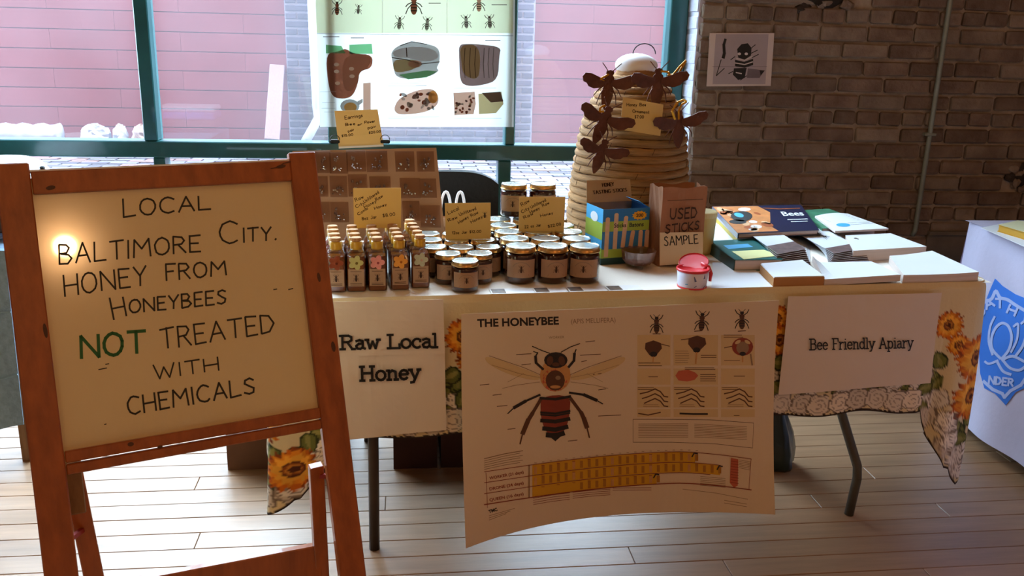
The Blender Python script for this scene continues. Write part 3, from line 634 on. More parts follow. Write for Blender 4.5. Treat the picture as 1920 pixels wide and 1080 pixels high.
m_cloth = mat('cloth_print', (.8, .75, .6), .85, bump=.12, bscale=120, scale=30)
nt = m_cloth.node_tree; ca = nt.nodes.new('ShaderNodeVertexColor'); ca.layer_name = 'print'; nt.links.new(ca.outputs[0], nt.nodes['Principled BSDF'].inputs['Base Color'])
def cloth():
    # perimeter: back-left ... front ... back-right ; fine only where the photo sees it
    vs = []; cols = []; fs = []
    off = .012
    S = []
    s = -TD
    while s < TL+TD: S.append(s); s += .0042 if -.25 < s < TL+.22 else .03
    NT = 118
    def base(s):    # top edge point and outward normal with rounded corners (r)
        r = .05
        if s < -r: return (-off, -s), (-1, 0)
        if s < r: a = (s+r)/(2*r)*PI/2; return (r-off-(r)*math.cos(a), r-off-r*math.sin(a)), (-math.cos(a), -math.sin(a))
        if s < TL-r: return (s, -off), (0, -1)
        if s < TL+r: a = (s-TL+r)/(2*r)*PI/2; return (TL-r+off+r*math.sin(a), r-off-r*math.cos(a)), (math.sin(a), -math.cos(a))
        return (TL+off, s-TL), (1, 0)
    for s in S:
        (bu, bv), (nu_, nv_) = base(s); d = hemt(s) if s < TL+.4 and s > -.4 else .36
        cl = max(0, 1-abs(s)/.2); cr = max(0, 1-abs(s-TL)/.2)
        for j in range(NT+1):
            q = j/NT; t = q*d
            o_ = .012*q*math.sin(s*31)*(1 if -.1 < s < TL+.1 else .5)*(.25 if .15 < s < TL-.12 else 1) + .03*q*(cl+cr)+.004*math.sin(s*11+q*2)*q
            fold = (.018*math.sin((s-TL)*60)*cr + .018*math.sin(s*55+1)*cl)*q
            o_ += fold
            rd = min(1, t/.012); dz = t-.004*(1-rd)
            o_ -= .008*(1-rd)
            u, v = bu+nu_*o_, bv+nv_*o_
            # right corner hangs as a narrowing tail, left one too
            if cr > 0: u += (-.03*cr*q*q); 
            p = T(u, v, TZ+.004-dz); vs.append(p); cols.append(paint(s, t))
    n = NT+1
    for i in range(len(S)-1):
        for j in range(NT): fs.append((i*n+j, i*n+j+1, (i+1)*n+j+1, (i+1)*n+j))
    # top sheet, coloured paler than the shaded skirt
    o = len(vs); NU, NV = 60, 28
    for j in range(NV+1):
        for i in range(NU+1):
            u, v = -.006+(TL+.012)*i/NU, -.006+(TD+.006)*j/NV
            vs.append(T(u, v, TZ+.0045+.0007*math.sin(u*31)*math.sin(v*27))); cols.append(np.array(lin('#efe7da')))
    for j in range(NV):
        for i in range(NU): fs.append((o+j*(NU+1)+i, o+j*(NU+1)+i+1, o+(j+1)*(NU+1)+i+1, o+(j+1)*(NU+1)+i))
    org = T(TL/2, TD/2, .2)
    me = bpy.data.meshes.new('tablecloth'); me.from_pydata([tuple(p-org) for p in vs], [], fs); me.materials.append(m_cloth)
    at = me.color_attributes.new('print', 'FLOAT_COLOR', 'POINT'); arr = np.ones((len(vs), 4)); arr[:, :3] = np.array(cols); at.data.foreach_set('color', arr.ravel())
    me.polygons.foreach_set('use_smooth', [True]*len(me.polygons)); ob = bpy.data.objects.new('tablecloth', me); ob.location = org; COL.objects.link(ob)
    return ob
tag(cloth(), 'cream tablecloth printed with orange sunflowers, leaves and white roses', 'tablecloth')
ZT = TZ+.0055

# ================================================================== THINGS ON THE TABLE
m_honey = mat('dark_honey', (.04, .007, .003), .12, var=.2, scale=6, coat=.6)
m_honey2 = mat('amber_honey', (.15, .03, .003), .12, var=.1, scale=3, coat=.5)
m_jglass = glassmat('jar_glass', (.96, .97, .96), rough=.02)
m_lid = mat('silver_lid', '#cfd3cc', .2, .9, var=.05)
m_lids = mat('gold_lid_side', '#c99a5c', .3, .85, var=.08)
m_kraft = mat('kraft_label', '#a88466', .8, var=.08, scale=30)
m_ink = mat('brown_ink', '#3a2012', .8, var=.1); m_black = mat('black_ink', '#15110f', .6, var=.2); m_grey = mat('grey_ink', '#6f655c', .8, var=.1)
m_cork = mat('cork', '#b98a5e', .9, var=.2, scale=60, bump=.3); m_band = mat('gold_neck_band', '#c99a22', .35, var=.15, coat=.4)
m_clear = glassmat('clear_glass', (.93, .95, .95), rough=.03, fac=1.6)
NTH = ['first', 'second', 'third', 'fourth', 'fifth', 'sixth', 'seventh', 'eighth', 'ninth', 'tenth', 'eleventh', 'twelfth']

def bottle():
    t = empty('honey_bottle'); w = .023
    def sq(z, r, b, n=3):   # rounded square ring
        o = []
        for cx, cy, a0 in ((1, 1, 0), (-1, 1, 90), (-1, -1, 180), (1, -1, 270)):
            for k in range(n+1): a = R_(a0+90*k/n); o.append(V((cx*(r-b)+b*math.cos(a), cy*(r-b)+b*math.sin(a), z)))
        return o
    def loft(rings, m, nm, mi=0):
        mb = MB(); n = len(rings[0]); vs = [p for r_ in rings for p in r_]
        fs = [(j*n+k, j*n+(k+1) % n, (j+1)*n+(k+1) % n, (j+1)*n+k) for j in range(len(rings)-1) for k in range(n)]+[tuple(range(n))[::-1], tuple((len(rings)-1)*n+k for k in range(n))]
        mb.add(vs, fs); return mb.build(nm, m, t, smooth=False, world=False)
    loft([sq(.001, w-.003, .004), sq(.004, w-.001, .006), sq(.078, w-.001, .006), sq(.088, w-.003, .009)], m_honey2, 'honey')
    loft([sq(0, w-.003, .005), sq(.003, w, .006), sq(.086, w, .006), sq(.098, w-.003, .012), sq(.106, .014, .0135), sq(.112, .0125, .0124), sq(.122, .0125, .0124)], m_clear, 'glass')
    MB().lathe([(.0138, .103), (.0145, .105), (.0145, .1225), (.0135, .1235)], 16).build('neck_band', m_band, t, smooth=True, world=False)
    MB().lathe([(.0095, .112), (.0105, .1237), (.0128, .1245), (.013, .1315), (.0118, .1325)], 16).build('cork', m_cork, t, world=False)
    lb = MB().box((0, -w-.0004, .036), (.038, .0008, .043)).build('label', m_kraft, t, world=False)
    ik = Ink(); bee_ink(ik, 0, 0, .016, 0, 0, 1); ik.line([(-.014, .0145), (.014, .0145)], .0012, 0, 1).line([(-.014, .018), (.014, .018)], .0012, 0, 1).line([(-.013, -.016), (.013, -.016)], .001, 0, 1)
    mb = MB(); [mb.add([(x, -w-.0012-.0002*l, .036-y) for x, y in p], [tuple(range(len(p)))]) for p, _, l in ik.q]; mb.build('bee_print', m_ink, lb, world=False)
    return t
def lib(o):   # labels of rear copies etc.
    return o
def flower(t, c, c2, r=.0185):
    m = mat('felt_'+c[1:], c, .9, var=.12, scale=60); m2 = mat('felt_'+c2[1:], c2, .9, var=.1)
    poly = [(r*(.62+.38*abs(math.cos(2.5*a)))*math.cos(a), r*(.62+.38*abs(math.cos(2.5*a)))*math.sin(a)) for a in [2*PI*k/40+.3 for k in range(40)]]
    mb = MB().plate(poly, lambda a, b, h: V((a, -.0238-h, .074+b)), .0018); mb.lathe([(.0032, 0), (.0032, .0016), (.001, .002)], 10, (.002, -.0256, .073), 1, Matrix.Rotation(PI/2, 3, 'X'))
    return mb.build('paper_flower', [m, m2], t, world=False)
B0 = bottle(); first = True
fl_c = [('#8a3f1e', '#5c2210', 'dark rust'), ('#b7ad6a', '#6d5a1f', 'olive yellow'), ('#e08f86', '#a54a4a', 'pink'), ('#e2993f', '#a55a15', 'orange'), ('#b9b79a', '#c8a18c', 'grey-green')]
fpx = [(632, 553), (670, 552), (709, 551), (750, 549), (789, 545)]
DEP = .0475
bp = []
for j in range(5):
    for i in range(5):
        if j == 4 and i < 3: continue
        q = at_z(*fpx[i], TZ); u, v = uvT(q); v += .026 + j*DEP; u += -.003*j
        b = B0 if first else copy_tree(B0); 
        b.location = T(u, v, ZT); b.rotation_euler = (0, 0, TA+(random.uniform(-.08, .08))); bp.append((b, i, j)); first = False
for b, i, j in bp:
    if j == 0:
        flower(b, fl_c[i][0], fl_c[i][1]); tag(b, f'corked square honey bottle in the front row wearing the {fl_c[i][2]} paper flower', 'bottle', 'corked honey bottles')
    else: tag(b, f'corked square honey bottle, {NTH[j]} row from the front, {NTH[i]} from the easel side', 'bottle', 'corked honey bottles')

def jar(name, r, h, lid_h=.012):
    t = empty(name)
    MB().lathe([(r*.86, .001), (r*.95, .006), (r*.955, h*.74), (r*.9, h*.8), (r*.8, h*.815)], 32).build('honey', m_honey, t, smooth=True, world=False)
    MB().lathe([(r*.88, 0), (r*.97, .004), (r, .01), (r, h*.74), (r*.93, h*.815), (r*.86, h*.84), (r*.86, h*.9)], 32, cap=False).build('glass', m_jglass, t, smooth=True, world=False)
    ld = autosmooth(MB().lathe([(r*.97, h-lid_h-.001), (r*1.0, h-lid_h+.001), (r*.95, h-lid_h+.0035), (r*.95, h-.002)], 32, cap=False).build('lid', m_lids, t, world=False))
    autosmooth(MB().lathe([(r*.952, h-.0028), (r*.945, h-.0005), (r*.90, h), (r*.86, h-.0014), (r*.3, h-.0012), (.0001, h-.0012)], 32).build('lid_top', m_lid, ld, world=False))
    za, zb = h*.19, h*.68; hw = 1.02
    fn = lambda a, z, q: V(((r+.0006+q)*math.sin(a), -(r+.0006+q)*math.cos(a), z))
    lb = MB().grid(lambda a, b: fn((a*2-1)*hw, za+(zb-za)*b, 0), 16, 1).build('label', m_kraft, t, smooth=True, world=False)
    ik = Ink(); s = (zb-za); bee_ink(ik, 0, 0, s*.36, 0, 0, 1); ik.line([(-s*.42, s*.34), (s*.42, s*.34)], s*.02, 0, 1).line([(-s*.46, s*.41), (s*.46, s*.41)], s*.02, 0, 1)
    ik.line([(x, y) for x, y in arc(0, s*.05, s*.5, s*.42, 200, 340, 10)], s*.018, 1, 1)
    mb = MB(); [mb.add([fn(x/r, (za+zb)/2-y, .0003+.0001*l) for x, y in p], [tuple(range(len(p)))], m) for p, m, l in ik.q]; mb.build('bee_print', [m_ink, m_grey], lb, world=False)
    return t
# half-pound jars: a wedge with its tip to the front
SR, SH_ = .0343, .078
J0 = jar('small_honey_jar', SR, SH_)
sm = [[(872, 487)], [(840, 473.5), (899, 473)], [(814, 461), (865, 461.5), (916, 461)], [(806, 448), (856, 448.5), (906, 448)], [(802, 436.5), (851, 437), (900, 436.5)]]
rowsn = ['the tip of the wedge', 'second row of the wedge', 'third row of the wedge', 'fourth row of the wedge', 'rearmost row of the wedge']
cols_ = {1: ['alone in front'], 2: ['left of the two', 'right of the two'], 3: ['left', 'middle', 'right']}
first = True; sjar = {}
for j, row in enumerate(sm):
    for i, (px, py) in enumerate(row):
        p = at_z(px, py, ZT+SH_); b = J0 if first else copy_tree(J0); first = False
        b.location = (p.x, p.y, ZT); b.rotation_euler = (0, 0, TA+random.uniform(-.3, .3)-.1)
        tag(b, f'small honey jar, {rowsn[j]}, {cols_[len(row)][i]}', 'jar', 'small jars of honey'); sjar[j, i] = b
# one-pound jars
LR, LH = .0405, .0965
J1 = jar('large_honey_jar', LR, LH, .014)
def rowf(j): return [(972+(975-972)*0, 0)]
base_uv = [uvT(at_z(px, 459, ZT+LH)) for px in (977, 1037, 1097)]
first = True; ljar = {}
for j in range(5):
    for i in range(4):
        if i == 3 and j < 4: continue
        if j == 2 and i == 2: pass
        u = base_uv[min(i, 2)][0]-.001*j; v = base_uv[min(i, 2)][1]+j*.0865+.0
        if i == 3: u = base_uv[0][0]-.088
        b = J1 if first else copy_tree(J1); first = False
        b.location = T(u, v, ZT); b.rotation_euler = (0, 0, TA+random.uniform(-.35, .35))
        nm = ['at the left', 'in the middle', 'at the blue box side', 'outermost left behind the small jars'][i]
        tag(b, f'large honey jar, {["front","second","third","fourth","rear"][j]} row, {nm}', 'jar', 'large jars of honey'); ljar[j, i] = b
for k, (px, s) in enumerate(((964, 'left jar of the two stacked on top, rear of the big jars'), (1018, 'right jar of the two stacked on top, partly behind a price card'))):
    p = at_z(px, 343.5, ZT+2*LH+.0005); b = copy_tree(J1); b.location = (p.x, p.y, ZT+LH+.0003); b.rotation_euler = (0, 0, TA-.25+.3*k)
    tag(b, s, 'jar', 'large jars of honey')

# ---- price cards
m_card = papermat('manila_card', '#d9b878', .25); m_cardw = papermat('cream_card', '#e6cfa6', .2)
def card(corners, y, name, label, words, cat='sign', mats=None, lean=0., t=.0012, cards=None, wd=1.1):
    """corners: photo pixels of a real rectangle standing in the plane y (lean = metres its top sits further back)"""
    TLp, TRp, BRp, BLp = corners; B = at_y(*BLp, y); Bz = B.z
    def hit(px, py):
        n = V((0, -1, 0)); P = B
        if lean:
            h = at_y(*TLp, y).z-Bz; n = V((0, -1, lean/h)).normalized()
        return at_plane(px, py, P, n), n
    P = [hit(*c)[0] for c in corners]; n = (P[1]-P[0]).cross(P[3]-P[0]).normalized()
    if n.y > 0: n = -n
    c = (P[2]+P[3])/2; e = empty(name, c)
    mb = MB(); mb.add([p for p in P]+[p-n*t for p in P], [(0, 3, 2, 1), (4, 5, 6, 7), (0, 1, 5, 4), (1, 2, 6, 5), (2, 3, 7, 6), (3, 0, 4, 7)])
    mb.build('card', mats or m_card, e)
    ik = Ink(); words(ik)
    fn = lambda x, y_, h: at_plane(x, y_, P[0], n)+n*(h+.0002)
    ik.build('handwriting', [m_ink, m_black, m_grey], fn, e, .0002)
    tag(e, label, cat); return e, P, n
def wt(lines):
    def f(ik):
        for (tx, x0, y0, x1, y1, h) in lines: word(ik, tx, x0, y0, x1, y1, h*.8, h*.8, 1.05, 0, 1, .04)
    return f
z1 = ZT+.1325
card(((662, 353), (752, 352), (752, 427), (664, 428)), 2.33, 'price_card', 'manila price card standing on the corks of the square bottles', wt([('Raw', 667, 378, 682, 371, 8), ('Unfiltered', 684, 381, 711, 362, 7), ('Raw', 706, 377, 718, 369, 7), ('City', 668, 390, 684, 382, 7), ('Honey', 684, 391, 706, 379, 7), ('Honey', 703, 393, 725, 385, 6), ('Comb', 672, 404, 690, 392, 6), ('8oz Jar', 679, 413, 706, 409, 7), ('$8.00', 718, 407, 741, 404, 7)]), lean=.012)
card(((834, 381), (920, 380), (920, 448), (836, 449)), 2.375, 'price_card', 'manila price card with a tiny bee, standing on the small jar lids', lambda ik: (wt([('Local', 841, 402, 861, 393, 8), ('Unfiltered', 862, 405, 893, 393, 7), ('Raw', 884, 407, 897, 400, 7), ('Raw', 841, 416, 858, 409, 7), ('Honey', 861, 420, 879, 408, 7), ('Honey', 884, 419, 905, 408, 7), ('12oz Jar $12.00', 848, 439, 902, 436, 6)])(ik), bee_ink(ik, 909, 403, 10, 0, 1, 1)), lean=.012)
card(((974, 369), (1060, 369), (1057, 440), (972, 436)), 2.395, 'price_card', 'manila price card standing on the big jar lids before the stacked jars', wt([('Raw', 979, 387, 993, 378, 8), ('Unfiltered', 996, 391, 1024, 377, 7), ('Raw', 1018, 388, 1030, 382, 7), ('City', 979, 400, 993, 392, 7), ('Honey', 995, 401, 1012, 392, 7), ('Raw', 983, 411, 1000, 402, 7), ('Honey', 1014, 407, 1037, 401, 6), ('22 oz Jar', 984, 428, 1014, 424, 6), ('$22.00', 1028, 427, 1052, 422, 6)]), lean=.012)

# ---- earring display board
m_board = mat('tan_cardboard', '#a98364', .85, var=.08, scale=10); m_bagp = glassmat('plastic_bag', (.90, .84, .80), dust=.12, rough=.15, film_c=(.6, .5, .42))
m_silver = mat('silver_bead', '#d8d8da', .15, .9, var=.05); m_bead = mat('brown_bead', '#5b3b26', .3, coat=.5, var=.2)
yb = 2.70
DB = [at_y(548, 283, yb+.06), at_y(818, 277, yb+.06), at_y(835, 452, yb-.02), at_y(575, 462, yb-.02)]
DB[2].z = max(DB[2].z, ZT+.004); DB[3].z = DB[2].z
nd = (DB[1]-DB[0]).cross(DB[3]-DB[0]).normalized(); nd = nd if nd.y < 0 else -nd
db = empty('jewelry_display_board', (DB[2]+DB[3])/2); tag(db, 'tan cardboard display board with small bags of earrings pinned on', 'display')
mb = MB(); mb.add(DB+[p-nd*.006 for p in DB], [(0, 3, 2, 1), (4, 5, 6, 7), (0, 1, 5, 4), (1, 2, 6, 5), (2, 3, 7, 6), (3, 0, 4, 7)]); mb.build('panel', m_board, db)
# easel wings behind
MB().bar((DB[1]-nd*.008)*.25+DB[2]*.75+V((0, .01, 0)), V((DB[2].x-.02, DB[2].y+.14, ZT+.003)), .12, .004).build('rear_flap', m_board, db)
PD = lambda x, y, h=0: at_plane(x, y, DB[0], nd)+nd*h
bags = [(600, 304, 44, 44), (634, 306, 38, 42), (667, 302, 40, 42), (706, 303, 44, 42), (758, 303, 40, 40), (797, 303, 36, 40), (598, 350, 36, 40), (634, 350, 36, 42), (670, 348, 40, 44), (712, 350, 44, 40), (768, 353, 42, 40), (802, 353, 34, 38), (601, 398, 38, 40), (636, 398, 38, 40), (770, 396, 36, 40), (806, 406, 42, 44)]
for k, (x, y, w_, h_) in enumerate(bags):
    w_ *= .9; h_ *= .95
    bg_ = MB(); q = [PD(x-w_/2, y-h_/2, .0035), PD(x+w_/2, y-h_/2, .0035), PD(x+w_/2+2, y+h_/2, .006), PD(x-w_/2+2, y+h_/2, .006)]
    bg_.add(q+[p-nd*.003 for p in q], [(0, 3, 2, 1), (4, 5, 6, 7), (0, 1, 5, 4), (1, 2, 6, 5), (2, 3, 7, 6), (3, 0, 4, 7)])
    g = bg_.build('plastic_bag', m_bagp, db)
    mb = MB(); random.seed(k)
    for _ in range(9): mb.ell(PD(x+random.uniform(-.3, .3)*w_, y+h_*random.uniform(.1, .38), .008), (.0028,)*3, nu=7, nv=5, mi=random.choice((0, 0, 1)))
    for _ in range(3): mb.ell(PD(x+random.uniform(-.25, .25)*w_, y-h_*random.uniform(-.1, .25), .007), (.004, .003, .005), nu=7, nv=5, mi=1)
    mb.build('earrings', [m_silver, m_bead], g)
c2, P2, n2 = card(((627, 208), (708, 205), (719, 271), (635, 275)), 2.745, 'price_card', 'yellow earrings price card standing on the display board top', wt([('Earrings', 647, 224, 680, 219, 8), ('Bee', 648, 236, 666, 234, 6), ('or', 671, 236, 679, 234, 5), ('Flower', 684, 232, 703, 229, 6), ('pair', 653, 248, 664, 245, 6), ('$15.00', 641, 257, 662, 254, 5), ('pair', 690, 242, 705, 239, 6), ('$20.00', 692, 251, 714, 248, 5)]))
m_wire = mat('black_wire', '#17191b', .4, .5, var=.1); m_acr = mat('white_holder', '#dcd8cf', .4, var=.05)
mb = MB(); mb.add([P2[3]+V((.0, .001, .004)), P2[2]+V((0, .001, .004)), P2[2]+V((0, .001, -.006)), P2[3]+V((0, .001, -.006))]+[p+V((0, .012, -.006)) for p in (P2[3], P2[2])], [(0, 1, 2, 3), (3, 2, 5, 4)]); mb.build('holder', m_acr, c2)
for s, (bx, by) in ((-1, (628, 262)), (1, (722, 262))):
    c_ = at_y(bx, by, 2.742); MB().tube([c_+V((.014*math.cos(a), .003, .014*math.sin(a))) for a in [PI*k/8 for k in range(9)]], .0012, 6).build('clip_wire', m_wire, c2)
    MB().box(c_+V((0, .008, -.006)), (.03, .014, .012), bev=.003).build('clip', m_wire, c2)

# ---- skep hive
m_straw = mat('coiled_straw', '#bd8d58', .8, var=.35, scale=4, rnd=.12, stretch=(3, 3, 40), bump=.9, bscale=30); m_strawd = mat('binding_and_gap_shade', '#4a2f18', .85, var=.2)
SK = V((at_y(1176, 400, 2.76).x, 2.76, ZT+.002)); sk = empty('skep_beehive', SK); tag(sk, 'tall straw skep beehive of stacked coils at the back of the table', 'beehive')
def skr(z):
    P = [(0, .194), (.12, .190), (.22, .180), (.32, .167), (.40, .145), (.46, .112), (.50, .072), (.525, .03)]
    for (a, b), (c_, d) in zip(P, P[1:]):
        if z <= c_: return b+(d-b)*(z-a)/(c_-a)
    return .03
z = .012; k = 0; cc = .0122
while z < .522:
    r_ = skr(z); nn = 64; random.seed(k)
    dz = .0022; ph = random.random()*6
    pts = [V((SK.x+(r_-cc*.6)*math.cos(2*PI*i/nn), SK.y+(r_-cc*.6)*math.sin(2*PI*i/nn), SK.z+z+dz*math.sin(2*PI*i/nn*3+ph)+random.uniform(-.0006, .0006))) for i in range(nn)]
    MB().tube(pts, [cc*(1+random.uniform(-.07, .07)) for _ in range(nn)], 9, closed=True).build('coil', m_straw, sk, smooth=True)
    slope = abs(skr(z+.01)-skr(z))/.01; z += cc*1.9/math.sqrt(1+slope**2); k += 1
MB().lathe([(skr(z_)-cc*.75, z_) for z_ in (.01, .1, .2, .3, .4, .45, .49)]+[(.001, .50)], 32, SK).build('core', m_strawd, sk)  # dark core paints the shade seen between the coils
mb = MB(); random.seed(5)
for q in range(70):
    a = random.uniform(PI, 2*PI); zz = random.uniform(.02, .49); r_ = skr(zz)+cc*.34
    p = SK+V((r_*math.cos(a), r_*math.sin(a), zz)); t_ = V((-math.sin(a), math.cos(a), 0)); mb.tube([p-t_*.004-V((0, 0, .009)), p+V((math.cos(a), math.sin(a), 0))*.001, p+t_*.004+V((0, 0, .009))], .0008, 4)
tag(mb.build('straw_stitches', m_strawd, sk), kind='stuff')
MB().ell(SK+V((0, 0, .535)), (.066, .06, .036), nu=20, nv=12).build('white_crown', m_white, sk, smooth=True)
hp_ = SK+V((.02, -.01, .57)); MB().tube([hp_+V((.032*math.cos(a)*1.1, 0, .03*math.sin(a))) for a in [PI*k/10 for k in range(11)]], .0016, 6).build('hanging_wire', m_wire, sk)

# ---- rusty metal bees
m_rust = mat('rusty_metal', '#5c2f19', .6, .35, var=.3, scale=25, bump=.3, bscale=80); m_gold = mat('gold_ribbon', '#c98a1c', .25, .7, var=.15)
def metal_bee(px, py, y, wpx, label, rot=0, tilt=.25, ribbon=None, yaw=0, lwing=1):
    C = at_y(px, py, y); s = wpx/FPX*(C-CAM).length*.5*1.05; e = empty('metal_bee', C); tag(e, label, 'ornament', 'rusty metal bee ornaments')
    e.rotation_euler = (tilt, R_(rot), yaw)
    def pl(nm, poly, by=0, bend=0, x0=0):
        mb = MB(); N_ = len(poly); f = lambda a, b, h: V((a*s, -h-abs(a-x0)*s*bend-by, b*s)); mb.plate(poly, f, .0016); return mb.build(nm, m_rust, e, world=False)
    body = [(x*1.05, y_-.1) for x, y_ in ([(0, .62), (.12, .58), (.14, .5), (.1, .42), (.17, .34), (.18, .2), (.12, .08), (.19, -.05), (.21, -.3), (.15, -.6), (.05, -.82), (0, -.86)])]; pl('body', body+[(-x, y_) for x, y_ in body[::-1][1:-1]])
    for q in (-1, 1):
        wg = [(.1, .16), (.35, .24), (.7, .40), (.92, .42), (1.02, .30), (.97, .12), (.84, .06), (.76, -.06), (.55, -.15), (.3, -.13), (.1, -.04)]
        wg = [(x*q, y_+.02) for x, y_ in wg]; wg = wg if q > 0 else wg[::-1]
        pl('wing', wg[::-1], .002, .22)
        for (a0, a1, a2, a3) in ((.12, .0, .5, -.42), (.14, -.15, .36, -.72)):
            mb = MB(); mb.tube([V((q*a0*s, -.002, a1*s)), V((q*(a0+a2)/2*1.15*s, -.008, (a1+a3)*.42*s)), V((q*a2*s, -.004, a3*s))], [.0026, .002, .0012], 5); mb.build('leg', m_rust, e, world=False)
        mb = MB(); mb.tube([V((q*.06*s, -.001, .45*s)), V((q*.2*s, -.004, .62*s)), V((q*.34*s, -.006, .78*s))], .0014, 5); mb.build('antenna', m_rust, e, world=False)
    if ribbon:
        mb = MB(); pts = [V((x*s, -.006-.004*math.sin(k), z_*s)) for k, (x, z_) in enumerate(ribbon)]
        for a, b in zip(pts, pts[1:]): mb.bar(a, b, .006, .001, V((0, 1, 0)))
        mb.build('gold_ribbon', m_gold, e, world=False)
    return e
metal_bee(1141, 158, 2.60, 98, 'rusty metal bee at the top left of the skep, wings wide', rot=2, ribbon=[(-.05, .38), (-.2, .3), (-.36, .2), (-.2, .12)])
metal_bee(1233, 155, 2.58, 100, 'rusty metal bee at the top right of the skep, gold ribbon by its head', rot=-3, ribbon=[(.05, .42), (.3, .4), (.42, .2), (.7, .55), (.92, .75), (.7, .3), (.3, .25)])
metal_bee(1133, 225, 2.545, 100, 'rusty metal bee on the left of the skep, tilted, below the top left one', rot=18, ribbon=[(-.2, .52), (-.34, .4), (-.3, .25), (-.15, .3)])
metal_bee(1128, 284, 2.53, 90, 'dull metal bee lowest on the left of the skep', rot=14)
metal_bee(1272, 232, 2.56, 96, 'dull metal bee on the right of the skep, looped gold ribbon', rot=-8, ribbon=[(-.15, .2), (-.28, .55), (-.1, .85), (.15, .9), (.28, .8), (.1, .72), (-.02, .5), (-.02, .2)])
card(((1168, 182), (1244, 196), (1238, 255), (1163, 243)), 2.545, 'price_card', 'yellow card pinned on the skep between the metal bees', wt([('Honey Bee', 1175, 199, 1211, 199, 7), ('Ornament', 1186, 211, 1217, 213, 7), ('$7.00', 1190, 222, 1207, 222, 7)]))

# ---- craft stick box
m_blue = mat('blue_carton', '#1f6fa8', .5, var=.05, coat=.2); m_green = mat('lime_print', '#9bb03a', .55, var=.05); m_dkg = mat('dark_green_print', '#123a36', .55, var=.1)
m_inner = mat('grey_board', '#8a7a68', .9, var=.08); m_stick = mat('birch_stick', '#d0a984', .7, var=.1, scale=30); m_star = mat('yellow_print', '#e0a21c', .5, var=.05); m_ltb = mat('light_blue_print', '#4aa8dc', .5, var=.05)
fL, fR = at_z(1126, 497, ZT), at_z(1212, 491, ZT); d_ = (fR-fL).normalized(); bk = V((-d_.y, d_.x, 0)); WB = (fR-fL).length; HB = .158; DP = .11
bx = empty('craft_stick_box', fL+d_*WB/2+bk*DP/2); tag(bx, 'blue and lime carton of wooden craft sticks with its lid up', 'box')
def BX(a, b, c): return fL+d_*a+bk*b+V((0, 0, c))
def panel(nm, P4, th, m, par):
    n = (P4[1]-P4[0]).cross(P4[3]-P4[0]).normalized(); mb = MB(); mb.add(P4+[p-n*th for p in P4], [(0, 1, 2, 3), (7, 6, 5, 4), (1, 0, 4, 5), (2, 1, 5, 6), (3, 2, 6, 7), (0, 3, 7, 4)]); return mb.build(nm, m, par)
fr = panel('front_panel', [BX(0, 0, 0), BX(WB, 0, 0), BX(WB, 0, HB), BX(0, 0, HB)], .0015, m_blue, bx)
sd = panel('side_panel', [BX(0, DP, 0), BX(0, 0, 0), BX(0, 0, HB), BX(0, DP, HB)], .0015, m_ltb, bx)
panel('side_panel', [BX(WB, 0, 0), BX(WB, DP, 0), BX(WB, DP, HB), BX(WB, 0, HB)], .0015, m_blue, bx)
panel('back_panel', [BX(0, DP-.0015, 0), BX(WB, DP-.0015, 0), BX(WB, DP-.0015, HB), BX(0, DP-.0015, HB)], .0015, m_inner, bx)
panel('base_panel', [BX(0, 0, .0015), BX(WB, 0, .0015), BX(WB, DP, .0015), BX(0, DP, .0015)], .0012, m_inner, bx)
panel('lid_flap', [BX(0, DP, HB), BX(WB, DP, HB), BX(WB-.004, DP+.012, HB+.062), BX(.002, DP+.012, HB+.062)], .0012, mat('carton_inside', '#b79a70', .85, var=.06), bx)
panel('side_flap', [BX(WB, .002, HB), BX(WB, DP-.01, HB), BX(WB-.03, DP-.02, HB+.018), BX(WB-.03, .01, HB+.018)], .001, m_ltb, bx)
FB = lambda x, z, h: BX(x*WB, -.0004-h, z*HB)
ik = Ink()
ik.rect(0, .6, 1, .78, 1, 1).rect(0, .12, 1, .28, 1, 1).rect(0, 0, 1, .12, 2, 1)
for x, a, b in ((.1, .14, .86), (.28, .28, .93), (.49, .3, .87), (.66, .28, .6), (.83, .28, .6), (.97, .28, .6)):
    sl = .04 if .3 < x < .7 else 0
    ik.poly([(x-.045-sl, a), (x+.045-sl, a), (x+.045, b-.02), (x+.02, b), (x-.02, b), (x-.045, b-.02)], 3, 3 if b > .65 else 0)
ik.poly([(.78+.17*(1 if k % 2 else .78)*math.cos(k*PI/12), .87+.085*(1 if k % 2 else .78)*math.sin(k*PI/12)) for k in range(24)], 4, 3)
q_ = Ink(); font_ink(q_, 'Sticks', .24, .33, .5, .33, .075, 5, 4, .02); font_ink(q_, 'Batons', .57, .33, .88, .33, .075, 5, 4, .02); font_ink(q_, '200', .7, .155, .86, .155, .06, 5, 5, .03)
for pts, m_, l_ in q_.q: ik.poly([(x, 1-y) for x, y in pts], m_, l_)
ik.build('box_print', [m_blue, m_green, m_dkg, m_stick, m_star, m_black], FB, fr, .0002)
ik = Ink().rect(0, .45, 1, .75, 0, 1).rect(0, 0, 1, .12, 1, 1); ik.ell(.5, .82, .22, .09, 2, 2); ik.rect(.0, .12, 1, .3, 0, 1)
ik.build('side_print', [m_green, m_dkg, m_white], lambda x, z, h: BX(-.0003-h, DP*(1-x), z*HB), sd, .0002)
st = MB(); random.seed(11)
for k in range(26):
    a, b = random.uniform(.012, WB-.014), random.uniform(.012, DP-.02); hgt = random.uniform(.11, .135); st = MB().box(BX(a, b, .003+hgt/2), (.0095, .0018, hgt), Matrix.Rotation(random.uniform(-.6, .6), 3, 'Z') @ Matrix.Rotation(random.uniform(-.05, .05), 3, 'X'), bev=.0008); st.build('craft_stick', m_stick, bx)
ik = Ink(); word(ik, 'HONEY', .36, .30, .62, .28, .16, .16, .02, 0, 1); word(ik, 'TASTING STICKS', .14, .62, .92, .55, .15, .15, .02, 0, 1)
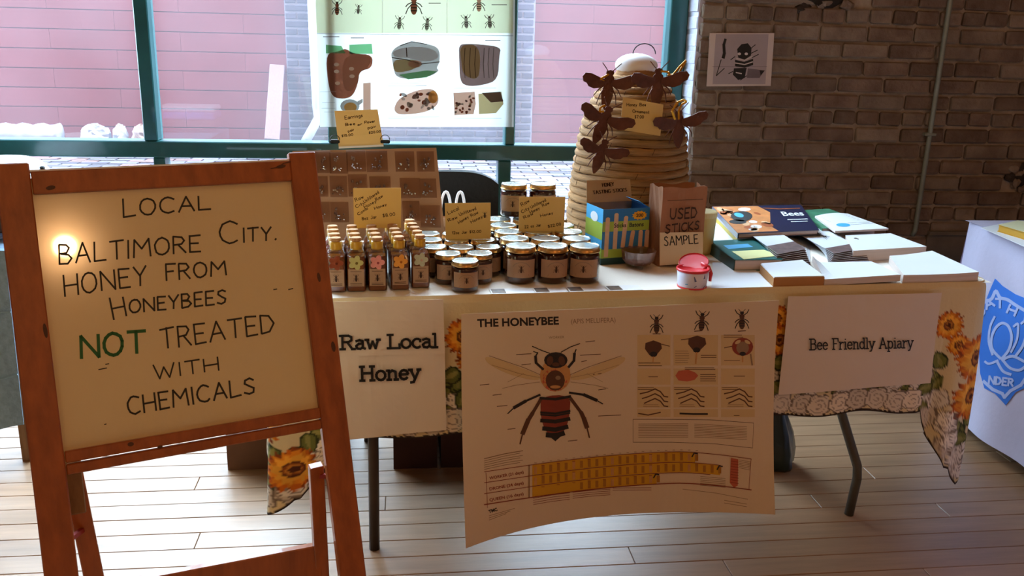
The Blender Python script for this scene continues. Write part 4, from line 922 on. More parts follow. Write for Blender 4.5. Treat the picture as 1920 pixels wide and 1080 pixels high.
A_, B_ = BX(.002, DP+.012, HB+.062), BX(WB-.004, DP+.012, HB+.062); Dn = BX(0, DP, HB)-BX(0, DP+.012, HB+.062)
ik.build('handwriting', m_ink, lambda x, y_, h: A_+(B_-A_)*x+Dn*y_+V((0, -.0008-h, 0)), bx, .0003)

# ---- brown bag for used sticks
m_bag = mat('brown_paper', '#9c6a4a', .85, var=.08, scale=12, bump=.25, bscale=14); m_bagd = mat('bag_fold', '#7d4f33', .9, var=.1)
gL, gR = at_z(1233, 499, ZT), at_z(1314, 495, ZT); g_ = (gR-gL).normalized(); gb_ = V((-g_.y, g_.x, 0)); GW = (gR-gL).length; GD = .075; GH = .222
def GX(a, b, c): return gL+g_*a+gb_*b+V((0, 0, c))
pb = empty('brown_paper_bag', GX(GW/2, GD/2, 0)); tag(pb, 'brown paper bag marked USED STICKS standing beside the craft stick box', 'bag')
def bagface(nm, A, B, bul, m):
    def f(a, c): 
        q = A+(B-A)*a; n = (B-A).cross(V((0, 0, 1))).normalized(); lim = GH*(1+.012*math.sin(a*9)); return q+V((0, 0, lim*c))+n*(bul*math.sin(PI*a)*math.sin(PI*min(1, c*.9))+.0012*math.sin(17*a+9*c))
    return MB().slab(lambda a, c: (f(a, c), (B-A).cross(V((0, 0, 1))).normalized()), 12, 14, .0008).build(nm, m, pb, smooth=False)
bagface('front_panel', GX(0, 0, 0), GX(GW, 0, 0), .004, m_bag); bagface('side_panel', GX(-.004, GD, 0), GX(0, 0, 0), -.008, m_bag); bagface('side_panel', GX(GW, 0, 0), GX(GW+.006, GD, 0), -.008, m_bag); bagface('back_panel', GX(GW, GD, 0), GX(0, GD, 0), .003, m_bag)
MB().box(GX(GW/2, GD/2, .002), (GW-.004, GD-.004, .002), Matrix.Rotation(math.atan2(g_.y, g_.x), 3, 'Z')).build('base_panel', m_bag, pb)
ik = Ink(); word(ik, 'USED', .18, .39, .78, .38, .13, .13, .022, 0, 1, .02); word(ik, 'STICKS', .1, .57, .86, .53, .105, .105, .02, 0, 1, .02); ik.line([(.1, .155), (.9, .15)], .006, 0, 1)
ik.build('handwriting', m_ink, lambda x, y_, h: GX(x*GW, -.0045-.004*math.sin(PI*x)*math.sin(PI*(1-y_)*.9)-h, GH*(1-y_)), pb, .0003)
# cream tub behind the bag
tp = at_z(1288, 478, ZT); tt = empty('cream_tub', (tp.x+.045, tp.y+.03, ZT)); tag(tt, 'cream round tub showing behind the brown paper bag', 'tub')
MB().lathe([(.036, 0), (.040, .01), (.045, .11), (.0455, .112), (.0455, .118), (.042, .118)], 28).build('body', mat('cream_plastic', '#d9c07a', .4, var=.05), tt, smooth=True, world=False); MB().lathe([(.0458, .112), (.0465, .116), (.0465, .127), (.042, .129), (.0001, .129)], 28).build('lid', mat('cream_lid', '#e2cf96', .4, var=.05), tt, world=False)
# SAMPLE card
card(((1237, 436), (1318, 435), (1318, 492), (1237, 498)), 2.352, 'sample_card', 'cream card reading SAMPLE leaning on the brown paper bag', lambda ik: word(ik, 'SAMPLE', 1246, 461, 1309, 456, 17, 16, 1.9, 1, 1, .04), mats=m_cardw, lean=.014)
# glass dish
dpn = at_z(1192, 498, ZT); dish = empty('glass_dish', (dpn.x, dpn.y-.022, ZT)); tag(dish, 'small footed cut-glass dish in front of the craft stick box', 'dish')
prof = [(.018, .010), (.034, .013), (.044, .026), (.048, .050), (.0455, .050), (.041, .028), (.032, .0165), (.001, .0145)]
mb = MB(); n = 30; vs = []
for r, z in prof:
    for k in range(n): a = 2*PI*k/n; q = 1+(.035 if k % 2 else -.02)*(z > .012); vs.append(V((r*q*math.cos(a), r*q*math.sin(a), z+(.0018 if k % 2 and z > .04 else 0))))
mb.add(vs, [(j*n+k, j*n+(k+1) % n, (j+1)*n+(k+1) % n, (j+1)*n+k) for j in range(len(prof)-1) for k in range(n)]+[tuple(range(n))[::-1]])
mb.build('bowl', glassmat('cut_glass', (.86, .72, .68), dust=.32, rough=.06, fac=3.0, film_c=(.7, .5, .42)), dish, world=False)
for k in range(3): a = R_(30+120*k); MB().ell((.027*math.cos(a), .027*math.sin(a), .0075), (.009, .009, .0075), nu=10, nv=7).build('foot', m_clear, dish, smooth=True, world=False)
MB().lathe([(.001, .0165), (.030, .018), (.036, .024), (.001, .0245)], 20).build('honey', m_honey2, dish, smooth=True, world=False)
# cup with red lid
cpn = at_z(1297, 537, ZT); cup = empty('sample_cup', (cpn.x, cpn.y, ZT), TA); tag(cup, 'small white tub with a red rim and flipped red lid at the table front', 'cup')
m_redp = mat('red_plastic', '#d3242e', .35, var=.08, coat=.3); m_cupw = mat('white_tub', '#dcdcf0', .45, var=.05)
MB().lathe([(.034, .001), (.037, .004), (.041, .046), (.0395, .047), (.035, .006), (.0001, .004)], 30).build('body', m_cupw, cup, smooth=True, world=False)
MB().lathe([(.0345, 0), (.038, 0), (.0385, .0035), (.0365, .004)], 30).build('base_ring', m_redp, cup, world=False)
MB().lathe([(.0415, .043), (.0435, .046), (.043, .050), (.0385, .0505), (.037, .047)], 30).build('rim', m_redp, cup, smooth=True, world=False)
MB().lathe([(.001, .036), (.037, .037), (.037, .034)], 24).build('honey', m_honey, cup, world=False)
MB().lathe([(.0001, 0), (.037, .001), (.039, .004), (.0375, .0055), (.036, .003), (.0001, .002)], 26, (.014, .034, .053), 0, Matrix.Rotation(R_(22), 3, 'X') @ Matrix.Rotation(R_(-14), 3, 'Y')).build('lid', m_redp, cup, world=False)
MB().tube([V((.030, .02, .058)), V((.044, .005, .050)), V((.049, -.002, .034)), V((.047, -.004, .014))], [.004, .005, .0055, .004], 8).build('strap', m_redp, cup, smooth=True, world=False)
ik = Ink(); ik.poly([(-.012, -.010), (.018, -.016), (.020, -.004), (-.009, .004)], 0, 1); ik.line([(-.032, .012), (-.026, .011)], .002, 1, 1); ik.line([(-.009, .018), (-.004, .014)], .002, 0, 1); ik.line([(.016, .02), (.024, .016)], .002, 0, 1)
ik.build('cup_label', [mat('slate_blue', '#5b6396', .6, var=.1), m_ltb], lambda x, y_, h: wm(cup) @ V(((.0402+h)*math.sin(x/.04), -(.0402+h)*math.cos(x/.04), .026-y_)), cup, .0004)
# strip of picture cards
m_paper = mat('white_paper', '#ece8e6', .55, var=.03); m_ph = mat('dark_photo', '#3c3a3a', .35, var=.6, scale=60, c2='#8a6a4c')
for k, (x0, x1) in enumerate(((922, 1003), (1004, 1066), (1068, 1140), (1142, 1206))):
    yy = 546.5-(k*1.7); q0, q1 = at_z(x0, yy+5, ZT), at_z(x1, yy+4, ZT); u0, v0 = uvT(q0); u1, v1 = uvT(q1)
    e = MB().box(T((u0+u1)/2, (v0+v1)/2+.022, ZT+.0012+.0004*k), (u1-u0, .046, .0007), Matrix.Rotation(TA+.01*(k-1.5), 3, 'Z')).build('picture_card', m_paper)
    MB().box(T(u0+.02, (v0+v1)/2+.022, ZT+.0017+.0004*k), (.034, .038, .0004), Matrix.Rotation(TA+.01*(k-1.5), 3, 'Z')).build('photo', m_ph, e)
    tag(e, f'white card with dark photo, {NTH[k]} from left in the strip at table front', 'card', 'picture cards in a strip')

# ================================================================== PAPERS AND BOOKS
m_pw = mat('bright_paper', '#e6e9ee', .5, var=.02); m_edge = mat('page_edges', '#cfc0b8', .8, var=.12, scale=1, stretch=(1, 1, 400)); m_tan = mat('tan_box_edge', '#b07a45', .8, var=.06)
def sheetpile(name, P4, z0, z1, mats, parent=None, curl=0., sag=None, n=(14, 10)):
    """pile between z0 and z1 over four table points (front-left, front-right, back-right, back-left)"""
    a, b, c, d = [V(p) for p in P4]
    def P(u, v, z): q = (a*(1-u)+b*u)*(1-v)+(d*(1-u)+c*u)*v; return V((q.x, q.y, z))
    top = lambda u, v: z1+(curl(u, v) if callable(curl) else 0)
    mb = MB(); mb.slab(lambda u, v: (P(u, v, top(u, v)), V((0, 0, 1))), n[0], n[1], 0)
    mb.v = mb.v[:len(mb.v)//2]+[(x, y, z0+(zz-z1 if sag else 0)) for x, y, zz in mb.v[len(mb.v)//2:]]
    k = n[0]*n[1]*2; mb.m = [0]*(k//2)+[1]*(len(mb.f)-k//2)
    return mb.build(name, mats, parent)
def pts_z(px, z): return [at_z(x, y, z) for x, y in px]
def clampT(P):
    o = []
    for p in P:
        u, v = uvT(p); o.append(T(min(max(u, .0), TL-.004), min(max(v, -.0), TD-.01), p.z))
    return o
# teal book with yellow slip (front left)
zt = ZT+.032; q = pts_z(((1378, 487), (1468, 486), (1417, 447), (1326, 452)), zt)
tbk = empty('teal_book', (q[0]+q[1]+q[2]+q[3])/4-V((0, 0, .032))); tag(tbk, 'thick teal book with a pale yellow slip, beside the SAMPLE card', 'book', 'books on the table')
m_teal = mat('teal_cover', '#1f6a68', .4, var=.1, coat=.2)
sheetpile('page_block', [p.lerp((q[0]+q[1]+q[2]+q[3])/4, .03) for p in q], ZT+.002, zt-.002, [m_edge, m_edge], tbk)
sheetpile('front_cover', q, zt-.002, zt, [m_teal, m_teal], tbk); sheetpile('back_cover', q, ZT, ZT+.002, [m_teal, m_teal], tbk)
MB().bar(V((*q[0].xy, ZT+.016)), V((*q[3].xy, ZT+.016)), .003, .032, V((0, 0, 1)).cross((q[3]-q[0]).normalized()).cross((q[3]-q[0]).normalized()) if False else V((0, 0, 1))).build('spine', mat('dark_teal_spine', '#123f3c', .4, var=.1), tbk)
q2 = pts_z(((1395, 486), (1462, 479), (1432, 468), (1372, 471)), zt+.0012)
sl = sheetpile('yellow_slip', q2, zt+.0003, zt+.0012, [mat('yellow_slip', '#e6e7a0', .6, var=.03)]*2, tbk)
sheetpile('cover_picture', pts_z(((1366, 467), (1412, 463), (1402, 457), (1356, 460)), zt+.0006), zt+.0002, zt+.0006, [m_ltb]*2, tbk)
# blue book with the bee picture, lying on two more books
m_navy = mat('navy_cover', '#1c2444', .35, var=.06, coat=.3)
zb = ZT+.052
def book(name, px, z0, z1, mc, label, grp='books on the table', cat='book', inset=.03, under=None):
    q = clampT(pts_z(px, z1)); c = (q[0]+q[1]+q[2]+q[3])/4; e = empty(name, (c.x, c.y, z0)); tag(e, label, cat, grp)
    sheetpile('page_block', [p.lerp(c, inset) for p in q], z0+.0015, z1-.0015, [m_edge, m_edge], e); sheetpile('front_cover', q, z1-.0015, z1, [mc, mc], e); sheetpile('back_cover', q, z0, z0+.0015, [mc, mc], e)
    MB().bar(V((q[0].x, q[0].y, (z0+z1)/2)), V((q[3].x, q[3].y, (z0+z1)/2)), .002, z1-z0, V((0, 0, 1))).build('spine', mc, e)
    return e, q
book('picture_book', ((1383, 445), (1495, 440), (1470, 402), (1340, 402)), ZT, ZT+.02, mat('yellow_spine_cover', '#b8a02c', .5, var=.1), 'yellow-spined book lying under the navy bee book')
book('picture_book', ((1383, 438), (1495, 433), (1472, 396), (1340, 396)), ZT+.0205, ZT+.036, mat('lilac_cover', '#a8a4bc', .5, var=.1), 'pale lilac book directly beneath the navy bee book')
bb, q = book('picture_book', ((1384, 438), (1536, 431), (1494, 381), (1336, 387)), ZT+.0365, zb, m_navy, 'navy book with an orange bee close-up on its cover, topmost of its pile')
ik = Ink(); ik.poly([(0, .02), (.5, .02), (.58, .3), (.52, .55), (.45, .8), (.5, .98), (0, .98)], 0, 1)
random.seed(4)
for _ in range(26): ik.ell(random.uniform(.05, .45), random.uniform(.1, .9), random.uniform(.03, .07), random.uniform(.04, .1), random.choice((1, 1, 2, 5)), 2, random.uniform(0, 180), 9)
ik.ell(.22, .42, .12, .2, 3, 3, 20); ik.ell(.2, .38, .05, .09, 4, 4); ik.ell(.12, .62, .1, .08, 3, 3); ik.line([(.55, .12), (.72, .17), (.95, .16)], .03, 1, 2)
q_ = Ink(); font_ink(q_, 'Bees', .70, .46, .95, .46, .17, 5, 3, .02); ik.q += q_.q; ik.line([(.72, .6), (.95, .6)], .025, 5, 2); ik.line([(.74, .68), (.93, .68)], .02, 5, 2)
ik.build('cover_print', [mat('orange_print', '#c9814a', .45, var=.2, scale=30), mat('orange_print_dark', '#a5552a', .45, var=.2), mat('tan_print', '#e0b48a', .45, var=.1), m_black, m_ltb, m_pw], lambda x, y_, h: (q[3]*(1-x)+q[2]*x)*(1-y_)+(q[0]*(1-x)+q[1]*x)*y_+V((0, 0, h)), bb, .0003)
# green book at the back
gbk, _q = book('green_book', ((1542, 428), (1655, 424), (1590, 391), (1497, 394)), ZT, ZT+.04, mat('green_cover', '#3f7a5c', .5, var=.3, scale=20), 'green-covered book at the very back, behind the white sheets')
# back sheets, big white piles
def pile(name, px, z0, z1, label, grp=None, cat='papers', curl=None, mats=None, sag=True, par=None):
    q = pts_z(px, z1); q = clampT(q); o = sheetpile(name, q, z0, z1, mats or [m_pw, m_edge], par, curl or 0, sag); tag(o, label, cat, grp); return o, q
o1, q1 = pile('paper_pile', ((1566, 433), (1672, 428), (1622, 400), (1528, 405)), ZT+.0405, ZT+.047, 'printed white sheets at the back edge, in front of the green book', 'piles of paper on the table', curl=lambda u, v: .006*math.sin(PI*u)*v)
ik = Ink(); ik.textlines(.1, .1, .9, .5, 5, .008, 0, 1); ik.line([(.45, .62), (.95, .6)], .012, 1, 1).line([(.45, .72), (.95, .68)], .012, 1, 1); ik.poly(arc(.3, .7, .14, .1, 0, 340, 12), 2, 1)
ik.build('print', [m_grey, m_black, m_ltb], lambda x, y_, h: V((*((q1[3]*(1-x)+q1[2]*x)*(1-y_)+(q1[0]*(1-x)+q1[1]*x)*y_).xy, q1[0].z+.006*math.sin(PI*x)*(1-y_)+h)), o1, .0006)
o2, q2 = pile('paper_pile', ((1600, 470), (1745, 462), (1684, 437), (1585, 441)), ZT, ZT+.034, 'white pile with a tiny ink mark, second from the back edge', 'piles of paper on the table')
ik = Ink().ell(.16, .25, .035, .05, 0, 1).ell(.19, .3, .02, .03, 0, 1); ik.build('ink_mark', m_grey, lambda x, y_, h: (q2[3]*(1-x)+q2[2]*x)*(1-y_)+(q2[0]*(1-x)+q2[1]*x)*y_+V((0, 0, h)), o2, .0005)
pile('paper_pile', ((1726, 530), (1860, 522), (1760, 472), (1668, 480)), ZT, ZT+.024, 'large white pile at the right front corner of the table', 'piles of paper on the table', curl=lambda u, v: .008*(u-.3)**2)
pile('paper_pile', ((1572, 537), (1706, 528), (1634, 490), (1522, 492)), ZT, ZT+.018, 'white pile with upturned left edge between the tan-edged box and right corner pile', 'piles of paper on the table', curl=lambda u, v: .02*max(0, .12-u)*8*v+.008*u*(1-v))
# tan-edged flat box of paper at the front
q = clampT(pts_z(((1462, 526), (1557, 523), (1505, 487), (1426, 494)), ZT+.027)); c = (q[0]+q[2])/2
bxp = empty('flat_paper_box', (c.x, c.y, ZT)); tag(bxp, 'flat tan box full of white sheets at the table front', 'box')
sheetpile('tray', q, ZT, ZT+.025, [m_pw, m_tan], bxp); sheetpile('sheets', [p.lerp(c, .02)+V((0, 0, .002)) for p in q], ZT+.0253, ZT+.0275, [m_pw, m_pw], bxp)
# sheet lying beneath the books
pile('loose_sheet', ((1335, 452), (1380, 450), (1362, 420), (1328, 420)), ZT, ZT+.0015, 'single white sheet sticking out left of the book pile', cat='paper')
pile('loose_sheet', ((1340, 545), (1455, 541), (1398, 488), (1336, 492)), ZT, ZT+.0012, 'thin white sheet between the red-lidded tub and the tan box', cat='paper')
# fanned brochures
m_bro = mat('brochure_white', '#dfe3ea', .45, var=.03); m_broe = mat('brochure_photo_end', '#6b5552', .5, var=.4, scale=40)
def fan(x0, y0, x1, y1, x2, y2, n_, z, label, nm='brochure'):
    random.seed(int(x0))
    base = at_z(x0, y0, z); e1 = at_z(x1, y1, z)-base; e2 = at_z(x2, y2, z)-base
    for k in range(n_):
        f = k/(n_-1); ang = R_(-14+20*f); M = Matrix.Rotation(ang, 3, 'Z'); sh = V((.003*k-.01, .0035*k-.012, 0))
        a = base+sh; w_ = (M @ e1); d__ = (M @ e2); zz = ZT+.0012+k*(z-ZT)/n_
        mb = MB(); P = lambda u, v, h: V((a.x+w_.x*u+d__.x*v, a.y+w_.y*u+d__.y*v, zz+h+.010*math.sin(PI*v)*0))
        top = [P(0, 0, 0), P(1, 0, 0), P(1, .22, .0), P(1, 1, 0), P(0, 1, 0), P(0, .22, .0)]; bt = [p-V((0, 0, .0009)) for p in top]
        mb.add(top+bt, [(5, 2, 3, 4), (0, 1, 2, 5)][:1]+[(7, 6, 11, 8), (8, 11, 10, 9)]+[(0, 6, 7, 1), (1, 7, 8, 2), (2, 8, 9, 3), (3, 9, 10, 4), (4, 10, 11, 5), (5, 11, 6, 0)], 0); mb.add(top, [(0, 1, 2, 5)], 1)
        o = mb.build(nm, [m_bro, m_broe])
        tag(o, (f'{NTH[n_-1-k]} from top of ' if k < n_-1 else 'topmost of ')+label, 'brochure', 'fanned brochures')
        if k == n_-1:
            ik = Ink(); bee_ink(ik, .55, .72, .3, 0, 1, 1, 20); ik.build('bee_print', [m_gold if False else m_ink, m_black], lambda x, y_, h: P(x, y_, h), o, .0003)
fan(1452, 478, 1512, 470, 1395, 418, 11, ZT+.046, 'the white folded brochures fanned left, by the navy book')
fan(1560, 476, 1622, 468, 1505, 436, 9, ZT+.034, 'the white folded brochures fanned right, before the piles')

# ================================================================== SIGNS ON THE TABLE FRONT
m_sign = papermat('sign_paper', '#e2d2c2', .12); m_post = papermat('poster_paper', '#dcc6ac', .10)
fd = -uy   # outward
PF = T(0, -.05, 0)
def front_pt(px, py, off=.034, z=None): return at_plane(px, py, T(0, -off, 0), fd)
def quadsheet(nm, px, off, m, parent, bul=0., n=(10, 8), t=.0006):
    P = [front_pt(x, y, off) for x, y in px]
    def f(u, v): q = (P[0]*(1-u)+P[1]*u)*(1-v)+(P[3]*(1-u)+P[2]*u)*v; return q+fd*(bul*math.sin(PI*u)*v+.0015*math.sin(9*u+5*v)), fd
    return MB().slab(f, n[0], n[1], t).build(nm, m, parent)
e = empty('raw_honey_sign', front_pt(735, 815, .03)); tag(e, 'large paper sign reading Raw Local Honey taped to the table front', 'sign')
quadsheet('upper_sheet', ((622, 566), (831, 561), (834, 664), (630, 668)), .036, m_sign, e); quadsheet('lower_sheet', ((630, 666), (834, 662), (837, 806), (640, 826)), .033, m_sign, e)
ik = Ink(); slab(ik, 'Raw Local', 637, 655, 822, 651, 25, 4.6, 0, 1); ik.build('lettering', m_black, lambda x, y_, h: front_pt(x, y_, .0395+h), e, .0004); ik = Ink(); slab(ik, 'Honey', 674, 714, 789, 710, 26, 5, 0, 1)
ik.build('lettering', m_black, lambda x, y_, h: front_pt(x, y_, .0395+h), e, .0004)
e = empty('apple_sign', front_pt(612, 815, .022)); e.name = 'paper_sign'; tag(e, 'paper sign mostly hidden behind the easel, ending in the letter s', 'sign')
quadsheet('sheet', ((604, 570), (628, 568), (634, 824), (622, 828)), .026, m_sign, e); ik = Ink(); slab(ik, 's', 616, 656, 629, 655, 24, 3.0, 0, 1); ik.build('lettering', m_black, lambda x, y_, h: front_pt(x, y_, .0275+h), e, .0004)
e = empty('apiary_sign', front_pt(1610, 738, .03)); tag(e, 'paper sign reading Bee Friendly Apiary on the right of the table front', 'sign')
quadsheet('sheet', ((1478, 556), (1766, 549), (1744, 718), (1460, 741)), .030, m_sign, e); ik = Ink(); slab(ik, 'Bee Friendly Apiary', 1518, 656, 1713, 652, 20, 2.3, 0, 1)
ik.build('lettering', m_black, lambda x, y_, h: front_pt(x, y_, .0335+h), e, .0004)
# honeybee poster, curling forward at its lower corners
PA, PB_ = front_pt(865, 589, .045), front_pt(1461, 563, .040)
PH = .575
def S(u, v, h=0.):
    b = PA+(PB_-PA)*u; c = max(v, 0)**1.7*(.012+.105*abs(2*u-1)**2.0*(1.15-.25*u))
    return b+V((0, 0, -PH*v*(1-.03*abs(2*u-1)**2)))+fd*(c+h)
def Sinv(px, py):
    u, v = (px-868)/590, (py-575)/410
    for _ in range(6):
        x0, y0 = proj(S(u, v)); x1, y1 = proj(S(u+.001, v)); x2, y2 = proj(S(u, v+.001)); a, b, c, d = (x1-x0)/.001, (x2-x0)/.001, (y1-y0)/.001, (y2-y0)/.001
        D = a*d-b*c; ex, ey = px-x0, py-y0; u += (d*ex-b*ey)/D; v += (a*ey-c*ex)/D
    return u, v
po = empty('honeybee_poster', S(.5, 1)); tag(po, 'large honeybee anatomy poster hanging from the table front, its lower corners curling', 'poster')
def sfn(u, v):
    n = (S(u+.01, v)-S(u-.01, v)).cross(S(u, v-.01)-S(u, v+.01)).normalized(); n = n if n.dot(fd) > 0 else -n; return S(u, v), n
MB().slab(sfn, 40, 24, .0007).build('sheet', m_post, po, smooth=False)
def PP(x, y_, h):
    u, v = Sinv(x, y_); return S(u, v, h)
I = Ink()   # materials: 0 black 1 brown 2 grey 3 red-brown 4 tan 5 yellow 6 pale panel 7 pinkish red 8 dark yellow
font_ink(I, 'THE HONEYBEE', 895, 613, 1048, 608, 15, 0, 1, .035); font_ink(I, '(APIS MELLIFERA)', 1071, 607, 1154, 604, 9, 2, 1, .0); font_ink(I, 'WORKER', 1029, 635, 1058, 634, 4.5, 2, 1)
# big bee
def I_leg(pts, ws, m=0):
    for (a, b), w__ in zip(zip(pts, pts[1:]), ws): I.line([a, b], w__, m, 3)
for q in (-1, 1):
    X = lambda x: 1041+q*(x-1041) if q > 0 else 1041-(x-1041)
    I.poly([(X(1068), 703), (X(1105), 690), (X(1150), 672), (X(1175), 668), (X(1168), 682), (X(1130), 702), (X(1072), 716)], 6, 1)
    I.line([(X(1068), 703), (X(1100), 689), (X(1165), 667)], 1.0, 2, 2); I.line([(X(1070), 708), (X(1110), 700), (X(1160), 684)], .6, 2, 2); I.line([(X(1070), 716), (X(1115), 722), (X(1140), 728)], .8, 2, 2); I.line([(X(1100), 700), (X(1130), 716)], .6, 2, 2)
I.ell(1041, 704, 29, 30, 4, 2); I.ell(1040, 712, 24, 22, 7, 2); I.ell(1041, 713, 18, 19, 1, 3); I.ell(1046, 708, 5, 4, 2, 4); I.ell(1041, 725, 10, 3, 4, 4)
I.ell(1042, 675, 22, 15, 0, 3); I.ell(1031, 676, 6, 9, 1, 4, 12); I.ell(1053, 676, 6, 9, 1, 4, -12); I.ell(1042, 683, 7, 4, 1, 4)
I.poly([(1014, 742), (1070, 740), (1068, 775), (1064, 795), (1055, 812), (1041, 826), (1028, 814), (1018, 798), (1013, 775)], 3, 3)
for y_, w__, hw in ((744, 5, 28), (771, 4, 27), (775, 3, 27), (786, 7, 26), (801, 8, 22), (813, 9, 15)): I.line([(1041-hw, y_+2), (1041, y_+4), (1041+hw, y_-1)], w__, 0, 4)
I.poly([(1026, 812), (1057, 810), (1049, 820), (1041, 827), (1033, 820)], 0, 4)
I.line([(1030, 662), (1016, 657), (998, 649)], 1.6, 0, 3); I.line([(1052, 660), (1070, 650), (1087, 644)], 1.6, 0, 3)
I_leg([(1018, 692), (1005, 680), (1004, 668), (1008, 661), (1000, 659)], [4.5, 5, 2.5, 1.5]); I_leg([(1066, 688), (1076, 676), (1077, 663), (1080, 655)], [4.5, 5, 2])
I_leg([(1012, 740), (985, 752), (964, 764), (952, 775)], [4, 6, 2]); I_leg([(1068, 736), (1095, 740), (1118, 750), (1130, 757)], [4, 6, 2])
I_leg([(1014, 748), (998, 775), (990, 788), (980, 812), (975, 832)], [6, 7.5, 8.5, 2.5], 1); I_leg([(1070, 747), (1090, 774), (1095, 785), (1100, 800), (1105, 820)], [6, 7.5, 8.5, 2.5], 1)
for x, y_, l in ((968, 665, 28), (978, 684, 17), (900, 722, 17), (924, 741, 16), (932, 762, 19), (952, 805, 14), (1088, 666, 38), (1090, 678, 10), (1112, 702, 16), (1122, 731, 14), (1122, 780, 42), (1065, 827, 17), (1098, 641, 17)): I.line([(x, y_), (x+l, y_-2)], 1.3, 1, 1)
soften(I, 7, 15)
# right hand panels
cx3 = (1229, 1307, 1391)
bee_ink(I, 1231, 607, 30, 1, 0, 1, 0, True); bee_ink(I, 1316, 601, 32, 1, 0, 1, 4, True); bee_ink(I, 1391, 598, 32, 1, 0, 1, 0, True)
for x in (1231, 1309, 1391): I.line([(x-7, 626 if x < 1300 else 621), (x+7, 626 if x < 1300 else 620)], 1.6, 1, 1)
pan = ((1195, 1257), (1263, 1346), (1352, 1415))
for x0, x1 in pan:
    for ya, yb_ in ((628, 685), (691, 721), (725, 764), (767, 782)):
        for a in range(3): I.rect(x0+(x1-x0)*a/3, ya, x0+(x1-x0)*(a+1)/3, yb_, 6, 1)
I.poly([(1210, 643), (1225, 638), (1239, 643), (1241, 653), (1232, 664), (1225, 669), (1217, 665), (1209, 654)], 1, 2); I.ell(1225, 664, 7, 5, 0, 3); I.line([(1240, 645), (1255, 649)], 1.5, 1, 2); I.line([(1225, 668), (1224, 678)], 2, 4, 3)
I.poly([(1291, 634), (1307, 629), (1322, 634), (1324, 645), (1314, 655), (1306, 661), (1298, 655), (1290, 645)], 1, 2); I.ell(1306, 656, 7, 5, 0, 3); I.line([(1277, 637), (1292, 635)], 1.5, 1, 2); I.line([(1306, 660), (1304, 681)], 3, 4, 3)
I.ell(1392, 650, 20, 17, 3, 2); I.ell(1392, 652, 12, 12, 2, 3); I.ell(1383, 641, 6, 3, 6, 4, -30); I.ell(1401, 641, 6, 3, 6, 4, 30); I.line([(1372, 649), (1358, 652)], 1.5, 1, 2); I.line([(1392, 666), (1392, 678)], 2.5, 4, 3); I.line([(1407, 664), (1410, 684)], 3, 2, 3); I.ell(1392, 663, 6, 4, 0, 4)
I.textlines(1197, 678, 1243, 688, 2, 1.2, 1); I.textlines(1266, 656, 1292, 682, 6, 1, 2); I.textlines(1314, 664, 1344, 672, 2, 1.2, 1); I.textlines(1357, 626, 1394, 634, 2, 1, 1); I.textlines(1358, 672, 1388, 680, 1, 1, 1)
I.poly([(1266, 704), (1272, 695), (1290, 693), (1303, 698), (1309, 704), (1302, 712), (1288, 715), (1272, 713)], 7, 3); I.textlines(1313, 700, 1344, 716, 4, 1.2, 1); I.textlines(1284, 688, 1344, 694, 2, 1.1, 1); I.line([(1216, 706), (1233, 706)], 1.2, 1, 2); I.line([(1376, 705), (1396, 705)], 1.2, 1, 2)
for x0 in (1196, 1264, 1354):
    I.textlines(x0, 725, x0+30, 732, 2, 1, 1)
    for k in range(3):
        y_ = 738+k*9; I.line([(x0+4+4*k, y_), (x0+18, y_-3), (x0+32, y_-9), (x0+42, y_-4), (x0+49, y_+5), (x0+56, y_+6)], 2.3, 1, 2)
    I.textlines(x0+10, 757, x0+40, 764, 2, .8, 2)
I.line([(1197, 775), (1215, 778), (1238, 773)], 2.2, 1, 2); I.line([(1275, 775), (1300, 776), (1326, 776)], 3.4, 0, 2); I.line([(1376, 779), (1386, 779)], 1.2, 1, 2)
bxl = [(1187, 786), (1250, 786), (1330, 787), (1413, 793)]; I.line(bxl, .9, 1, 1); I.line([(1187, 786), (1187, 829)], .8, 2, 1); I.line([(1187, 829), (1260, 829), (1340, 832), (1411, 840)], .9, 1, 1); I.line([(1413, 793), (1411, 840)], .8, 2, 1)
for k in range(9): I.line([(1197, 795+k*3.1), (1290, 794.5+k*3.1)], .9, 2, 1); I.line([(1302, 795+k*3), (1400, 800+k*3)], .9, 2, 1)
